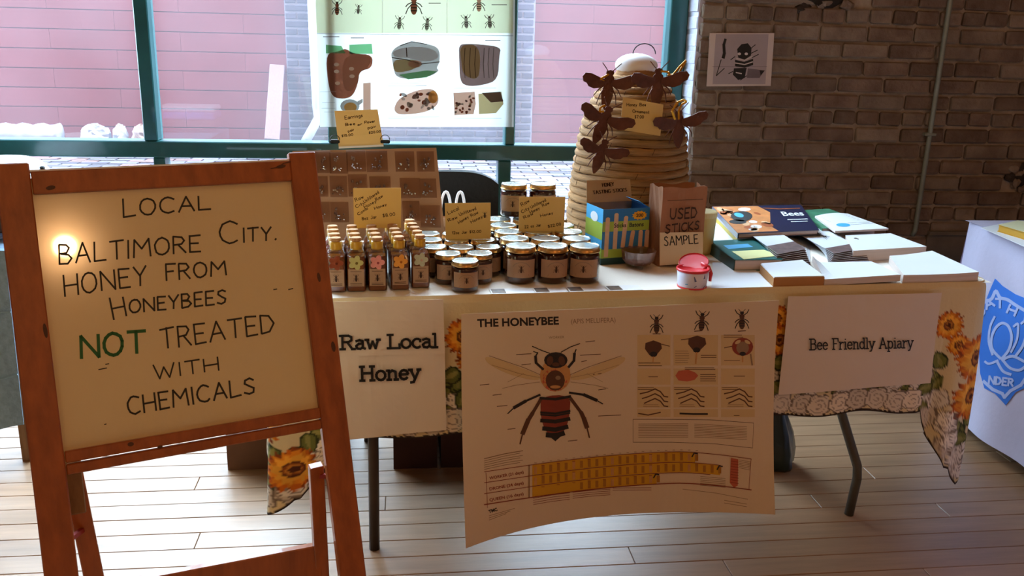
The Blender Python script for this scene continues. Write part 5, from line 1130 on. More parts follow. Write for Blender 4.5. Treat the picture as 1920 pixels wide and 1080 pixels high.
# growth chart along the curved bottom
def cy(x, a):   # the chart's curved rules: a = 0 top ... 3 bottom
    t = (x-908)/500; base = [(893-0, 845.5, 852), ][0]
    top = 884-38*math.sin(min(1, t*1.25)*PI/2)+(0 if t < .72 else 14*((t-.72)/.28)**1.5)
    hgt = 20.5-1.2*t; return top+a*hgt
xs = [908+500*k/26 for k in range(27)]
for a in (0, 1, 2): I.line([(x, cy(x, a)) for x in xs if a == 0 or x < (1352 if a == 1 else 1349)], 1.2, 3, 5)
I.line([(x, cy(x, 3)) for x in xs], 1.8, 3, 5); I.line([(911, 886), (914, 952)], .9, 3, 2); I.line([(1408, cy(1408, 0)), (1404, cy(1404, 3))], .9, 3, 2); I.line([(992, cy(992, 0)), (992, cy(992, 3))], 2.4, 2, 3)
for a, x_end in ((0, 1303), (1, 1350), (2, 1231)):
    x = 998; k = 0
    while x < x_end:
        x2 = min(x+14.4, x_end); I.poly([(x, cy(x, a)+1), (x2, cy(x2, a)+1), (x2, cy(x2, a+1)-.5), (x, cy(x, a+1)-.5)], 5, 2)
        if not (a == 2 and x < 1078): I.poly([(x+3, cy(x, a)+4), (x+8.5, cy(x, a)+4), (x+8.5, cy(x, a+1)-3), (x+3, cy(x, a+1)-3)], 8 if k % 5 else 4, 3)
        if k % 2: I.line([(x+3, cy(x, a)+3), (x+8, cy(x, a)+3)], 1.1, 3, 4)
        I.line([(x+4, cy(x, 0)-3), (x+8, cy(x, 0)-3)], .9, 2, 1) if a == 0 else 0
        x += 14.4; k += 1
    I.line([(x_end-6, cy(x_end, a)+8), (x_end-2, cy(x_end, a)+1), (x_end+4, cy(x_end, a)+2)], 2.2, 0, 6)
for a, t_ in ((0, 'WORKER (21 days)'), (1, 'DRONE (24 days)'), (2, 'QUEEN (16 days)')): font_ink(I, t_, 918, cy(918, a)+16.5, 982, cy(982, a)+14, 5.5, 3, 2, .02)
for k in range(6): I.line([(908, 860+k*4.0), (945, 851+k*4.2), (980-5*(k % 2), 845+k*4.4)], 1.0 if k else 1.6, 2, 1)
for k in range(4): I.line([(1000, 934+k*4), (1035, 928+k*4), (1068, 924+k*4)], .9, 3, 1); I.line([(1074, 923+k*3.7), (1110, 919+k*3.7), (1144, 917+k*3.5)], .9, 3, 1)
for k in range(2): I.line([(1149, 915+k*4), (1221, 914.5+k*4)], .9, 3, 1); I.line([(1280, 917+k*0), (1340, 924), (1402, 936)], .9, 2, 1) if k else 0; I.line([(1358, 938+k*5), (1400, 945+k*5)], .9, 2, 1)
for k in range(6): I.line([(1313, 893+k*3.3), (1360, 897+k*3.3)], .8, 2, 2); I.line([(1378+8, 862+k*3), (1407, 866+k*3)], .8, 2, 2)
I.poly([(1370, 858), (1384, 861), (1383, 910), (1376, 914), (1368, 905)], 7, 3)
for k in range(9): I.line([(1370, 864+k*5), (1384, 866+k*5)], 1.0, 3, 4)
font_ink(I, 'TMC', 917, 962, 933, 957, 6, 0, 2, .05)
for k in range(3): I.line([(917, 967+k*4), (965-8*k, 953+k*5)], .9, 2, 1)
I.build('print', [mat('print_black', '#1f130e', .6, var=.1), mat('print_brown', '#54301a', .6, var=.15), mat('print_grey', '#8b6e52', .7, var=.1), mat('print_redbrown', '#82301c', .6, var=.15), mat('print_tan', '#c08a52', .7, var=.15), mat('print_yellow', '#c99410', .6, var=.05), mat('print_pale', '#cdb083', .7, var=.02), mat('print_pink', '#b8583c', .6, var=.15), mat('print_dkyellow', '#a06a18', .6, var=.1)], PP, po, .0004, cut=11)

# ================================================================== POSTER ON THE WINDOW
YP = YF-.0505
wpn = V((0, -1, 0)); WP = lambda x, y_, h=0: at_plane(x, y_, V((0, YP-.0015, 0)), wpn)+wpn*h
wp = empty('bee_nest_poster', WP(778, 238)); tag(wp, 'translucent poster of bees and their nests hanging inside the window', 'poster')
A_, B_, C_, D_ = WP(590, -40), WP(966, -40), WP(963, 238), WP(600, 238)
mb = MB(); mb.add([A_, B_, C_, D_]+[p+V((0, .0004, 0)) for p in (A_, B_, C_, D_)], [(0, 3, 2, 1), (4, 5, 6, 7), (0, 1, 5, 4), (1, 2, 6, 5), (2, 3, 7, 6), (3, 0, 4, 7)]); mb.build('sheet', papermat('translucent_sheet', '#e6e8e4', .72, .5), wp)
I = Ink()  # 0 greenish cream 1 white 2 dark 3 soil brown 4 grass 5 stone grey 6 olive wood 7 bark 8 pinkish brown 9 orange 10 pale grey
I.rect(592, -38, 962, 62, 0, 1); I.line([(594, 63), (962, 67)], 1.6, 10, 2); I.line([(717, -38), (717, 62)], 1.4, 1, 2); I.line([(838, -38), (838, 66)], 1.4, 1, 2)
bee_ink(I, 776, 5, 38, 3, 2, 2); bee_ink(I, 898, 5, 28, 8, 2, 2); bee_ink(I, 632, 14, 24, 3, 2, 2)
for x, y_ in ((749, 42), (801, 44), (672, 17)): bee_ink(I, x, y_, 22 if x > 700 else 16, 5, 2, 2, 5)
for x, y_ in ((874, 40), (918, 40)): bee_ink(I, x, y_, 22, 5, 2, 2, -4)
for x, y_, l in ((804, 6, 22), (922, 9, 28), (606, 69, 30), (658, 71, 24), (910, 76, 28)): I.line([(x, y_), (x+l, y_)], 1.4, 2, 2)
I.poly([(611, 84), (640, 86), (648, 100), (611, 100)], 4, 2); I.poly([(655, 84), (697, 82), (699, 101), (655, 101)], 4, 2)
I.poly([(611, 100), (634, 97), (648, 90), (662, 101), (699, 102), (698, 128), (674, 133), (672, 155), (662, 180), (645, 186), (622, 182), (614, 150)], 3, 2); I.poly([(648, 100), (698, 103), (690, 128), (674, 133), (668, 165), (648, 175), (640, 140)], 8, 3)
for x, y_ in ((631, 121), (659, 129), (631, 134), (660, 143), (633, 156)): I.ell(x, y_, 5, 3.5, 1, 4)
I.poly([(681, 156), (695, 155), (695, 206), (681, 206)], 8, 2); I.ell(656, 199, 18, 13, 5, 2); I.ell(657, 201, 12, 9, 9, 3); I.poly([(670, 190), (680, 185), (680, 192), (672, 198)], 5, 2)
I.poly([(733, 98), (745, 86), (772, 77), (800, 82), (820, 88), (825, 100), (824, 118), (818, 128), (824, 132), (810, 142), (790, 146), (765, 149), (742, 144), (738, 128), (735, 112)], 5, 2)
I.poly([(738, 92), (790, 86), (820, 96), (822, 112), (790, 116), (765, 108), (737, 108)], 10, 3); I.poly([(737, 112), (760, 112), (778, 112), (790, 122), (770, 132), (738, 138)], 6, 3); I.poly([(748, 140), (800, 132), (820, 134), (800, 145), (765, 149)], 4, 3); I.line([(735, 108), (762, 112), (790, 120), (824, 116)], 1.6, 2, 4); I.line([(762, 90), (763, 106)], 2, 2, 4); I.line([(750, 86), (772, 78), (800, 83)], 1.5, 2, 4); I.ell(778, 120, 13, 7, 8, 4)
I.poly([(860, 84), (875, 82), (900, 83), (940, 88), (936, 105), (934, 150), (905, 160), (875, 162), (862, 152), (861, 110)], 7, 2); I.poly([(862, 84), (900, 84), (900, 140), (890, 150), (868, 140), (864, 110)], 6, 3)
for x in (872, 882, 892, 908, 917, 926): I.line([(x, 90), (x-2, 120), (x, 146)], 1.2, 2, 4)
I.poly([(738, 205), (745, 188), (760, 178), (785, 168), (812, 166), (822, 178), (822, 195), (808, 206), (790, 212), (760, 215), (745, 214)], 8, 2)
random.seed(8)
for _ in range(26): I.ell(random.uniform(748, 815), random.uniform(176, 207), random.uniform(3, 7), random.uniform(2, 5), random.choice((3, 5, 7, 10)), 3, random.uniform(0, 180), 8)
I.ell(812, 182, 9, 12, 9, 4); I.poly([(850, 174), (890, 172), (892, 195), (888, 214), (852, 216)], 8, 2); I.poly([(897, 176), (940, 172), (944, 195), (930, 212), (898, 214)], 6, 2); I.poly([(903, 174), (938, 172), (944, 190), (920, 192)], 7, 3)
for _ in range(22): I.ell(random.uniform(853, 888), random.uniform(176, 213), 3, 2.2, random.choice((6, 5, 3, 7)), 3, random.uniform(0, 180), 7)
for x0, x1, y_ in ((728, 790, 156), (780, 824, 152), (728, 800, 161), (780, 800, 160), (728, 824, 219), (728, 790, 222), (850, 940, 222), (850, 930, 165), (600, 630, 172), (604, 628, 192), (608, 630, 210), (603, 628, 203)): I.line([(x0, y_), (x1, y_)], 1.0, 10, 2)
soften(I)
cols = ['#dfe4c6', '#f2f2ee', '#3a2a22', '#7c4632', '#6fae7c', '#8d8a86', '#a8966e', '#6a5450', '#b08a78', '#d9a860', '#c2c4c6']
I.build('print', [papermat('sheet_ink_'+c[1:], c, .6, .6) for c in cols], WP, wp, .0002)

# print of a bee pinned on the brick wall
YA = YB-.012
AP = lambda x, y_, h=0: at_plane(x, y_, V((0, YA, 0)), wpn)+wpn*h
ap = empty('bee_art_print', AP(1388, 162)); tag(ap, 'small square ink print of a bee on the brick wall', 'picture')
Q = [AP(1331, 62), AP(1452, 62), AP(1445, 161), AP(1325, 162)]
mb = MB(); mb.add(Q+[p+V((0, .004, 0)) for p in Q], [(0, 3, 2, 1), (4, 5, 6, 7), (0, 1, 5, 4), (1, 2, 6, 5), (2, 3, 7, 6), (3, 0, 4, 7)]); mb.build('panel', mat('print_border', '#c8b8b2', .6, var=.04), ap)
I = Ink(); I.poly([(1342, 64), (1441, 64), (1435, 158), (1336, 158)], 1, 1); I.line([(1336, 125), (1438, 125)], .8, 2, 2)
I.poly([(1382, 92), (1390, 83), (1402, 81), (1409, 90), (1408, 104), (1396, 112), (1384, 108)], 0, 3)
I.poly([(1378, 112), (1395, 116), (1412, 110), (1412, 122), (1396, 127), (1378, 124)], 0, 3); I.line([(1381, 110), (1396, 113), (1410, 106)], 2, 3, 4); I.line([(1378, 118), (1396, 121), (1411, 116)], 2, 3, 4); I.poly([(1376, 128), (1400, 127), (1396, 146), (1384, 150), (1374, 140)], 0, 3); I.line([(1380, 136), (1390, 138)], 2, 3, 4)
for a, b in (((1406, 92), (1416, 84)), ((1408, 100), (1420, 94)), ((1378, 106), (1370, 112)), ((1410, 108), (1422, 102)), ((1374, 134), (1366, 138)), ((1388, 150), (1400, 142))): I.line([a, b], 1.5, 0, 3)
for x in (1383, 1396): I.ell(x+3, 101, 3.2, 2.5, 3, 5)
I.line([(1360, 74), (1357, 84), (1358, 100), (1356, 108)], 4.5, 0, 3, 6); I.line([(1352, 112), (1343, 142), (1358, 128)], 1.5, 0, 3)
I.poly([(1402, 128), (1432, 132), (1424, 146), (1400, 146)], 2, 3); I.poly([(1424, 132), (1434, 132), (1426, 142)], 0, 4)
soften(I, 4, 15) if False else None
I.build('ink_drawing', [m_black, mat('print_ground', '#a5979a', .7, var=.06), mat('print_mid', '#6f6266', .7, var=.2), mat('print_light', '#cabfbc', .7, var=.05)], AP, ap, .0003)

# ================================================================== EASEL WITH THE WHITEBOARD
m_wood = mat('orange_pine', '#a85822', .42, scale=5, c2='#84400f', stretch=(9, 9, 1.2), coat=.25, bump=.04); m_woodd = mat('rough_pine', '#8e6a44', .7, scale=6, c2='#6d4a2a', stretch=(8, 8, 1))
def rect_depth(px, W):   # a real rectangle seen at these four pixels, its top edge W metres long
    D = [ray(*p) for p in px]; A = Matrix(((-D[1].x, D[2].x, -D[3].x), (-D[1].y, D[2].y, -D[3].y), (-D[1].z, D[2].z, -D[3].z))); t = A.inverted() @ (-D[0])
    P = [D[0], D[1]*t[0], D[2]*t[1], D[3]*t[2]]; k = W/(P[1]-P[0]).length; return [CAM+p*k for p in P]
EB = rect_depth(((65, 360), (548, 335), (597, 768), (120, 850)), .445)
ex = (EB[1]-EB[0]).normalized(); en = ex.cross(EB[3]-EB[0]).normalized(); en = en if en.y < 0 else -en; ez = en.cross(ex) if en.cross(ex).z > 0 else -en.cross(ex)
EO = EB[0]
def EP(a, c, h=0): return EO+ex*a+ez*c+en*h          # a right, c up from the board's top-left corner
def ehit(px, py, h=0): return at_plane(px, py, EO, en)+en*h
def eac(px, py): d = ehit(px, py)-EO; return d.dot(ex), d.dot(ez)
aL, aR = eac(92, 600)[0], eac(572, 550)[0]; cT = (eac(300, 348)[1]+0)/1; cB = eac(360, 812)[1]
SWD = .052
xl0 = eac(42, 600)[0]; xr1 = eac(612, 700)[0]
zfloor = lambda a: -(EO.z+ex.z*a)/ez.z
es = empty('easel', V((EP((aL+aR)/2, 0).x, EP(0, zfloor(0)).y, 0))); tag(es, 'orange pine A-frame easel with a hand-lettered whiteboard in front', 'easel')
for a in (aL-.028, aR+.026):
    MB().bar(EP(a, zfloor(a)+.004, -.004), EP(a, eac(300, 300)[1]+.004, -.004), SWD, .020, en, bev=.002).build('stile', m_wood, es)
def Hbar(nm, c, hgt, dep, off, a0=aL, a1=aR): 
    return MB().bar(EP(a0-.001, c, off), EP(a1+.001, c, off), dep, hgt, ez, bev=.002).build(nm, m_wood, es)
ct0 = eac(300, 352)[1]; ct1 = eac(300, 312)[1]
Hbar('top_rail', (ct0+ct1)/2, ct1-ct0, .019, -.005)
cb0, cb1 = eac(360, 848)[1], eac(360, 806)[1]
Hbar('bottom_rail', (cb1*.5+cb0*.5)+.011, (cb1-cb0)*.5, .019, -.004); Hbar('bottom_rail', cb0+.009, .018, .019, -.006)
board = MB().bar(EP((aL+aR)/2, cb0+.02, -.010), EP((aL+aR)/2, ct1-.01, -.010), aR-aL+.02, .006, en).build('whiteboard', mat('whiteboard', '#dfcb9e', .13, var=.02, scale=2, coat=.5, bump=.015, bscale=9), es)
MB().bar(EP(aL-.03, ct1+.0015, -.006), EP(aR+.03, ct1+.0015, -.006), .018, .003, ez).build('top_edge_strip', m_white, es)
mk_black, mk_green = mat('worn_marker', '#2a2418', .6, var=.3), mat('green_marker', '#0f5a26', .5, var=.1)
def W1(t_, x0, b0, x1, b1, h0, h1, w_=3.4, m_=0, ink=None, fin=True):
    ink = ink or Ink(); word(ink, t_, x0, b0, x1, b1, h0, h1, w_, m_, 1, .025, .06)
    if fin: ink.build('marker_word', [mk_black, mk_green], lambda x, y_, h: at_plane(x, y_, EP(0, 0, -.0068), en)+en*h, board, .0003)
    return ink
random.seed(31)
W1('LOCAL', 232, 407, 395, 392, 33, 25); W1('BALTIMORE', 112, 496, 376, 471, 37, 30)
W1('ITY.', 456, 454, 518, 449, 26, 24, ink=W1('C', 412, 457, 445, 455, 42, 40, fin=False)); W1('HONEY', 122, 555, 276, 533, 38, 34); W1('FROM', 312, 526, 424, 515, 30, 25)
W1('ONEYBEES', 243, 587, 424, 569, 24, 26, ink=W1('H', 213, 598, 237, 592, 40, 36, fin=False)); W1('NOT', 153, 672, 272, 660, 42, 40, 6.2, 1); W1('TREATED', 303, 655, 515, 622, 38, 34)
W1('WITH', 290, 712, 410, 694, 27, 24, 3.0); W1('CHEMICALS', 241, 778, 478, 737, 33, 29, 3.6)
for a, b in (((513, 543), (519, 542)), ((541, 543), (549, 541)), ((185, 693), (200, 690)), ((198, 683), (204, 682)), ((196, 796), (199, 795))):
    Ink().line([a, b], 2, 0, 1).build('marker_smudge', [mk_black], lambda x, y_, h: at_plane(x, y_, EP(0, 0, -.0068), en)+en*h, board, .0003)
# knots
kn = Ink()
for x, y_, r_, q_ in ((527, 312, 9, 3), (95, 352, 9, 4), (245, 833, 6, 4), (300, 838, 5, 3), (85, 620, 4, 14), (598, 520, 3, 9), (625, 650, 4, 10)): kn.ell(x, y_, r_, q_, 0, 1, -10)
kn.line([(508, 316), (520, 314), (532, 306), (545, 303)], 1.6, 0, 1); kn.line([(148, 870), (300, 843), (430, 820)], 1.4, 0, 1) if False else 0
kn.build('wood_knots', mat('pine_knot', '#4e2a12', .6, var=.2), lambda x, y_, h: at_plane(x, y_, EP(0, 0, .0062), en)+en*h, es, .0003)
# lower rear frame, pinned between the stiles
def behind(px, py, d): return at_plane(px, py, EO-en*d, en)
f0, t0_ = at_z(228, 1330, .004), behind(128, 850, .035)
f1, t1_ = at_z(612, 1240, .004), behind(592, 872, .035)
MB().bar(f0, t0_, .020, .034, ex, bev=.002).build('rear_leg', m_wood, es); MB().bar(f1, t1_, .020, .028, ex, bev=.002).build('rear_leg', m_wood, es)
MB().bar(behind(139, 965, .028), behind(126, 850, .028), .008, .040, ex, bev=.002).build('leg_block', m_woodd, es)
def onto(f, t, py):
    for i in range(400):
        q = f+(t-f)*i/400
        if proj(q)[1] < py: return q
    return t
c0_, c1_ = onto(f0, t0_, 1135), onto(f1, t1_, 1052)
MB().bar(c0_, c1_, .018, .085, V((0, 0, 1)), bev=.002).build('cross_rail', m_wood, es)
m_hinge = mat('red_strap', '#8c1c1c', .5, var=.1)
for a, q in ((aL-.018, onto(f0, t0_, 992)), (aR+.016, onto(f1, t1_, 893))):
    c_ = ((q-EO)-ex*a).dot(ez); MB().bar(EP(a, c_, -.014), q, .008, .008, V((0, 0, 1))).build('pin', m_hinge, es)

# ================================================================== SECOND TABLE (right)
XT = 2.045; m_lav = mat('white_cloth', '#c2bed6', .85, var=.04, bump=.1, bscale=60)
t2 = empty('side_table', (XT+.4, 2.1, 0)); tag(t2, 'table under a long white cloth at the right, mostly out of view', 'table')
MB().box((XT+.41, 2.1, .725), (.76, 1.76, .03)).build('tabletop', mat('table_laminate', '#8a7a68', .5), t2)
for x in (XT+.1, XT+.72):
    for y in (1.35, 2.85): MB().tube([(x, y, .71), (x, y, 0)], .014, 10).build('leg', m_leg, t2, smooth=True)
def cl2():
    mb = MB(); Ys = np.linspace(1.2, 2.985, 61)
    # long side facing the camera, gathered corner at the far end
    def side(u, v):
        y = 1.2+1.785*u; fold = .012*math.sin(u*34)*v+.02*v*v; c = max(0, (u-.93)/.07)
        return V((XT-.004-fold-.03*v*(1-c)+.02*c, y+.02*c*v, .752-.70*v-.004*math.cos(u*20)*v))
    mb.grid(side, 70, 24, flip=True)
    mb.grid(lambda u, v: V((XT-.004+.8*u, 1.2+1.785*v, .752)), 12, 20)
    def back(u, v): return V((XT+.016+.78*u-.03*v*(1-u), 2.985+.02*v+.018*math.sin(u*26)*v, .752-.70*v))
    mb.grid(back, 40, 14)
    mb.grid(lambda u, v: V((XT+.796, 1.2+1.785*u, .752-.5*v)), 4, 4)
    return mb.build('white_tablecloth', m_lav, smooth=True)
c2o = cl2(); tag(c2o, 'long white tablecloth on the right-hand table, printed with a blue lotus emblem', 'tablecloth')
EMn = V((-1, 0, 0)); EMx = XT-.062
# emblem: solved in the real plane of the cloth side
def EM(x, y_, h):
    p = at_plane(x, y_, V((EMx, 0, 0)), EMn); return p+V((-h, 0, 0))
def side_pt(p, h): # press the print on to the folded cloth
    u = (p.y-1.2)/1.785; v = (.752-p.z)/.70; fold = .012*math.sin(u*34)*v+.02*v*v; c = max(0, (u-.93)/.07); return V((XT-.004-fold-.03*v*(1-c)+.02*c-.002-h, p.y, p.z))
I = Ink(); cx_, cy_ = 1892, 643
star = []
for x, y_ in ((1866, 522), (1880, 536), (1905, 552), (1925, 560), (1950, 560), (1955, 600), (1950, 700), (1935, 722), (1905, 735), (1886, 760), (1866, 738), (1846, 728), (1838, 700), (1835, 640), (1840, 580), (1850, 560), (1858, 540)): star.append((x, y_))
cen = (1890, 640)
for a, b in zip(star, star[1:]+star[:1]): I.poly([cen, a, b], 0, 1)
I.line(spline([(1848, 566), (1860, 560), (1868, 546), (1876, 558), (1890, 562), (1905, 572), (1925, 584)]), 6, 1, 2); I.line([(1845, 715), (1862, 730), (1880, 738), (1884, 745), (1895, 733), (1915, 722), (1930, 700)], 6, 1, 2)
for t_, x0, b0, x1, b1, h_ in (('B', 1843, 592, 1849, 584, 14), ('A', 1851, 580, 1866, 573, 16), ('T', 1868, 577, 1884, 577, 17), ('H', 1889, 586, 1903, 592, 16), ('Y', 1912, 602, 1921, 612, 16)): word(I, t_, x0, b0, x1, b1, h_, h_, 4.2, 1, 3, 0)
word(I, 'NDER', 1855, 719, 1900, 724, 14, 13, 3.6, 1, 3, 0)
def petal_line(P, w_=6): I.line(spline(P), w_*.85, 1, 3)
petal_line([(1877, 672), (1862, 655), (1860, 635), (1868, 615), (1880, 606), (1892, 612), (1898, 632), (1893, 655), (1880, 672)]); petal_line([(1862, 665), (1855, 640), (1858, 612), (1866, 594)], 5); petal_line([(1897, 660), (1908, 636), (1910, 608), (1902, 612)], 5); petal_line([(1905, 668), (1918, 650), (1925, 630)], 6)
petal_line([(1880, 675), (1900, 668), (1925, 680)]); petal_line([(1882, 676), (1895, 690), (1912, 694), (1925, 686)]); petal_line([(1872, 680), (1882, 696), (1896, 702)], 6); petal_line([(1872, 676), (1856, 682), (1848, 678)], 5)
def EMF(x, y_, h):
    P0_ = V((XT-.035, 0, 0)); p = at_plane(x, y_, P0_, EMn); q = side_pt(p, 0)
    for _ in range(3): p = at_plane(x, y_, V((q.x, 0, 0)), EMn); q = side_pt(p, 0)
    return q+V((-h, 0, 0))
I.build('lotus_emblem', [mat('emblem_blue', '#3374d6', .7, var=.05), mat('emblem_pale', '#a9b9e8', .7, var=.03)], EMF, c2o, .0008, cut=10)
# yellow-edged book on it
q = [at_z(1872, 430, .778), at_z(1935, 448, .778), at_z(1960, 420, .778), at_z(1880, 416, .778)]
q = [at_z(1872, 421, .778), at_z(1950, 444, .778), at_z(1990, 424, .778), at_z(1908, 413, .778)]
yb_ = empty('yellow_book', ((q[0]+q[2])/2-V((0, 0, .025)))); tag(yb_, 'yellow-edged book lying on the white cloth of the right-hand table', 'book')
m_yel = mat('ochre_cover', '#b8881e', .5, var=.1); sheetpile('page_block', [p.lerp(q[2]*.5+q[0]*.5, .03) for p in q], .7555, .776, [m_yel, m_yel], yb_); sheetpile('cover', q, .776, .778, [mat('pale_cover', '#dcd8b0', .5, var=.04), m_yel], yb_); sheetpile('back_cover', q, .7535, .7555, [m_yel, m_yel], yb_)
qp = [at_z(1840, 425, .757), at_z(1925, 462, .757), at_z(1975, 440, .757), at_z(1880, 417, .757)]
tag(sheetpile('loose_sheet', qp, .7525, .7535, [m_pw, m_pw]), 'white sheet under the yellow-edged book on the right-hand table', 'paper')

# ================================================================== BEHIND AND UNDER THE TABLE
m_blk = mat('black_fabric', '#0c0d0e', .7, var=.3, scale=20, bump=.2); m_blkm = mat('black_metal', '#121314', .4, .6, var=.1)
ch_ = empty('black_office_chair', (at_y(870, 400, 3.22).x, 3.22, 0)); tag(ch_, 'black padded chair behind the table, between display board and jars', 'chair')
cw = at_y(936, 380, 3.2).x-.20; cx0 = at_y(936, 380, 3.2).x; ctop = at_y(880, 322, 3.2).z
def backf(u, v):
    W__ = .44; x = cx0-W__+W__*u; top = ctop-.05*(abs(2*u-1)**4); return V((x, 3.2+.03*(2*u-1)**2, .50+(top-.50)*v)), V((0, -1, 0))
MB().slab(backf, 16, 12, .05).build('backrest', m_blk, ch_, smooth=False)
MB().box((cx0-.22, 3.36, .44), (.46, .34, .07), bev=.02).build('seat', m_blk, ch_)
for sx in (-1, 1):
    for yy in (3.24, 3.50): MB().tube([(cx0-.22+sx*.19, yy, .42), (cx0-.22+sx*.2, yy, 0)], .012, 10).build('leg', m_blkm, ch_, smooth=True)
tb_ = empty('tote_bag', (at_y(850, 400, 3.05).x, 3.06, TZ)); 
bc = at_y(848, 380, 3.12); hb = empty('black_tote_bag', (bc.x, 3.10, .0)); bpy.data.objects.remove(tb_); hb.location = (bc.x, 3.10, 0)
tag(hb, 'black tote bag with two white handle loops behind the display board', 'bag')
MB().box((bc.x, 3.10, .36), (.34, .12, .72), bev=.03).build('body', m_blk, hb)
for px, w_ in ((836, .030), (863, .028)):
    c_ = at_y(px, 384, 3.03); MB().tube([V((c_.x+w_*.62*math.cos(a), 3.035, .70+(at_y(px, 360, 3.03).z-.70)*math.sin(a)**.6)) for a in [PI*k/12 for k in range(13)]], .0048, 8).build('handle', m_white, hb, smooth=True)
# cardboard boxes
def carton(name, x0, x1, y0, d, h, m, label, extra=None):
    e = empty(name, ((x0+x1)/2, y0+d/2, 0)); tag(e, label, 'box'); t = .004; cx, cy = (x0+x1)/2, y0+d/2; w_ = x1-x0
    MB().box((cx, y0+t/2, h/2), (w_, t, h)).build('front_panel', m, e); MB().box((cx, y0+d-t/2, h/2), (w_, t, h)).build('back_panel', m, e)
    for x in (x0+t/2, x1-t/2): MB().box((x, cy, h/2), (t, d-2*t, h)).build('side_panel', m, e)
    MB().box((cx, cy, t/2), (w_-2*t, d-2*t, t)).build('base_panel', m, e)
    for y, s in ((y0+.004, 1), (y0+d-.004, -1)): MB().bar((cx, y, h-.001), (cx, y+s*d*.42, h+.012), w_-.01, .003, V((0, 0, 1))).build('flap', m, e)
    return e
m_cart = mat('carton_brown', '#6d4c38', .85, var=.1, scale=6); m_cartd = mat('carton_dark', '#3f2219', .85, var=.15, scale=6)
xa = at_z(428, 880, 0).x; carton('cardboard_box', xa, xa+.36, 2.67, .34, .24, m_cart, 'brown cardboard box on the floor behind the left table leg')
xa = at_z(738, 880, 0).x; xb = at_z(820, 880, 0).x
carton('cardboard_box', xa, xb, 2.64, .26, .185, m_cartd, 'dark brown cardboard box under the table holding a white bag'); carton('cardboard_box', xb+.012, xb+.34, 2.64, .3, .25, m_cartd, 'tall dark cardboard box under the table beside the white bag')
mb = MB(); random.seed(2); mb.ell(((xa+xb)/2-.004, 2.75, .232), (min(.1, (xb-xa)/2-.006), .07, .030), nu=18, nv=10, jit=.05)
tag(mb.build('white_bag', mat('white_plastic', '#b9c4c8', .5, var=.15, bump=.3)), 'crumpled white plastic bag on top of the dark cardboard box', 'bag')
gp = at_z(1462, 884, 0); g_bag = empty('dark_green_bag', (gp.x-.02, gp.y+.05, 0)); tag(g_bag, 'slumped dark green bag on the floor behind the honeybee poster', 'bag')
mb = MB(); rings = [(.075, 0), (.082, .012), (.074, .06), (.056, .12), (.034, .18), (.026, .23), (.032, .27), (.03, .31)]; n = 22; vs = []
for j, (r, z) in enumerate(rings):
    for k in range(n): a = 2*PI*k/n; q_ = 1+.14*math.sin(5*a+j*.5); vs.append(V((r*q_*math.cos(a)+.012*math.sin(z*12), r*.8*q_*math.sin(a), z)))
mb.add(vs, [(j*n+k, j*n+(k+1) % n, (j+1)*n+(k+1) % n, (j+1)*n+k) for j in range(len(rings)-1) for k in range(n)]+[tuple(range(n))[::-1], tuple((len(rings)-1)*n+k for k in range(n))]); mb.build('body', mat('dark_green_plastic', '#0e2420', .3, var=.3, coat=.4), g_bag, smooth=True, world=False)
MB().tube([V((.03*math.cos(a), .024*math.sin(a), .236)) for a in [2*PI*k/16 for k in range(16)]], .006, 6, closed=True).build('tie', mat('green_tie', '#2c6a58', .35), g_bag, world=False)

# ================================================================== FAR LEFT: denim-covered stand, folding chair and boxes
m_den = mat('denim', '#86a4bf', .9, var=.18, scale=60, bump=.2, bscale=150); m_thr = mat('seam_thread', '#86a6bd', .8)
lp = at_z(57, 840, 0)
fc = empty('black_folding_chair', (lp.x-.13, lp.y+.15, 0)); tag(fc, 'black metal folding chair at the far left, behind the easel', 'chair')
for dx, lean in ((0, .02), (-.4, -.02)):
    MB().tube([(lp.x+dx, lp.y, .012), (lp.x+dx+lean*1.2, lp.y+.05, .44), (lp.x+dx+lean*1.4, lp.y+.36, .80)], .0095, 10).build('leg', m_blkm, fc, smooth=True)
    MB().tube([(lp.x+dx+.01, lp.y+.38, .012), (lp.x+dx+lean+.01, lp.y+.06, .44)], .0095, 10).build('leg', m_blkm, fc, smooth=True)
    MB().lathe([(.013, 0), (.014, .004), (.0125, .03), (.0095, .034)], 12, (lp.x+dx, lp.y, 0)).build('rubber_foot', m_blk, fc); MB().lathe([(.013, 0), (.014, .004), (.0125, .03), (.0095, .034)], 12, (lp.x+dx+.01, lp.y+.38, 0)).build('rubber_foot', m_blk, fc)
for zz in (.17, .20): MB().tube([(lp.x+.005, lp.y+.018, zz), (lp.x-.395, lp.y+.018, zz)], .008, 8).build('stretcher', m_blkm, fc, smooth=True)
MB().box((lp.x-.19, lp.y+.20, .455), (.40, .36, .025), bev=.01).build('seat', mat('green_black_vinyl', '#15201f', .5, var=.2), fc); MB().box((lp.x-.19, lp.y+.36, .73), (.40, .02, .18), bev=.008).build('backrest', m_blk, fc)
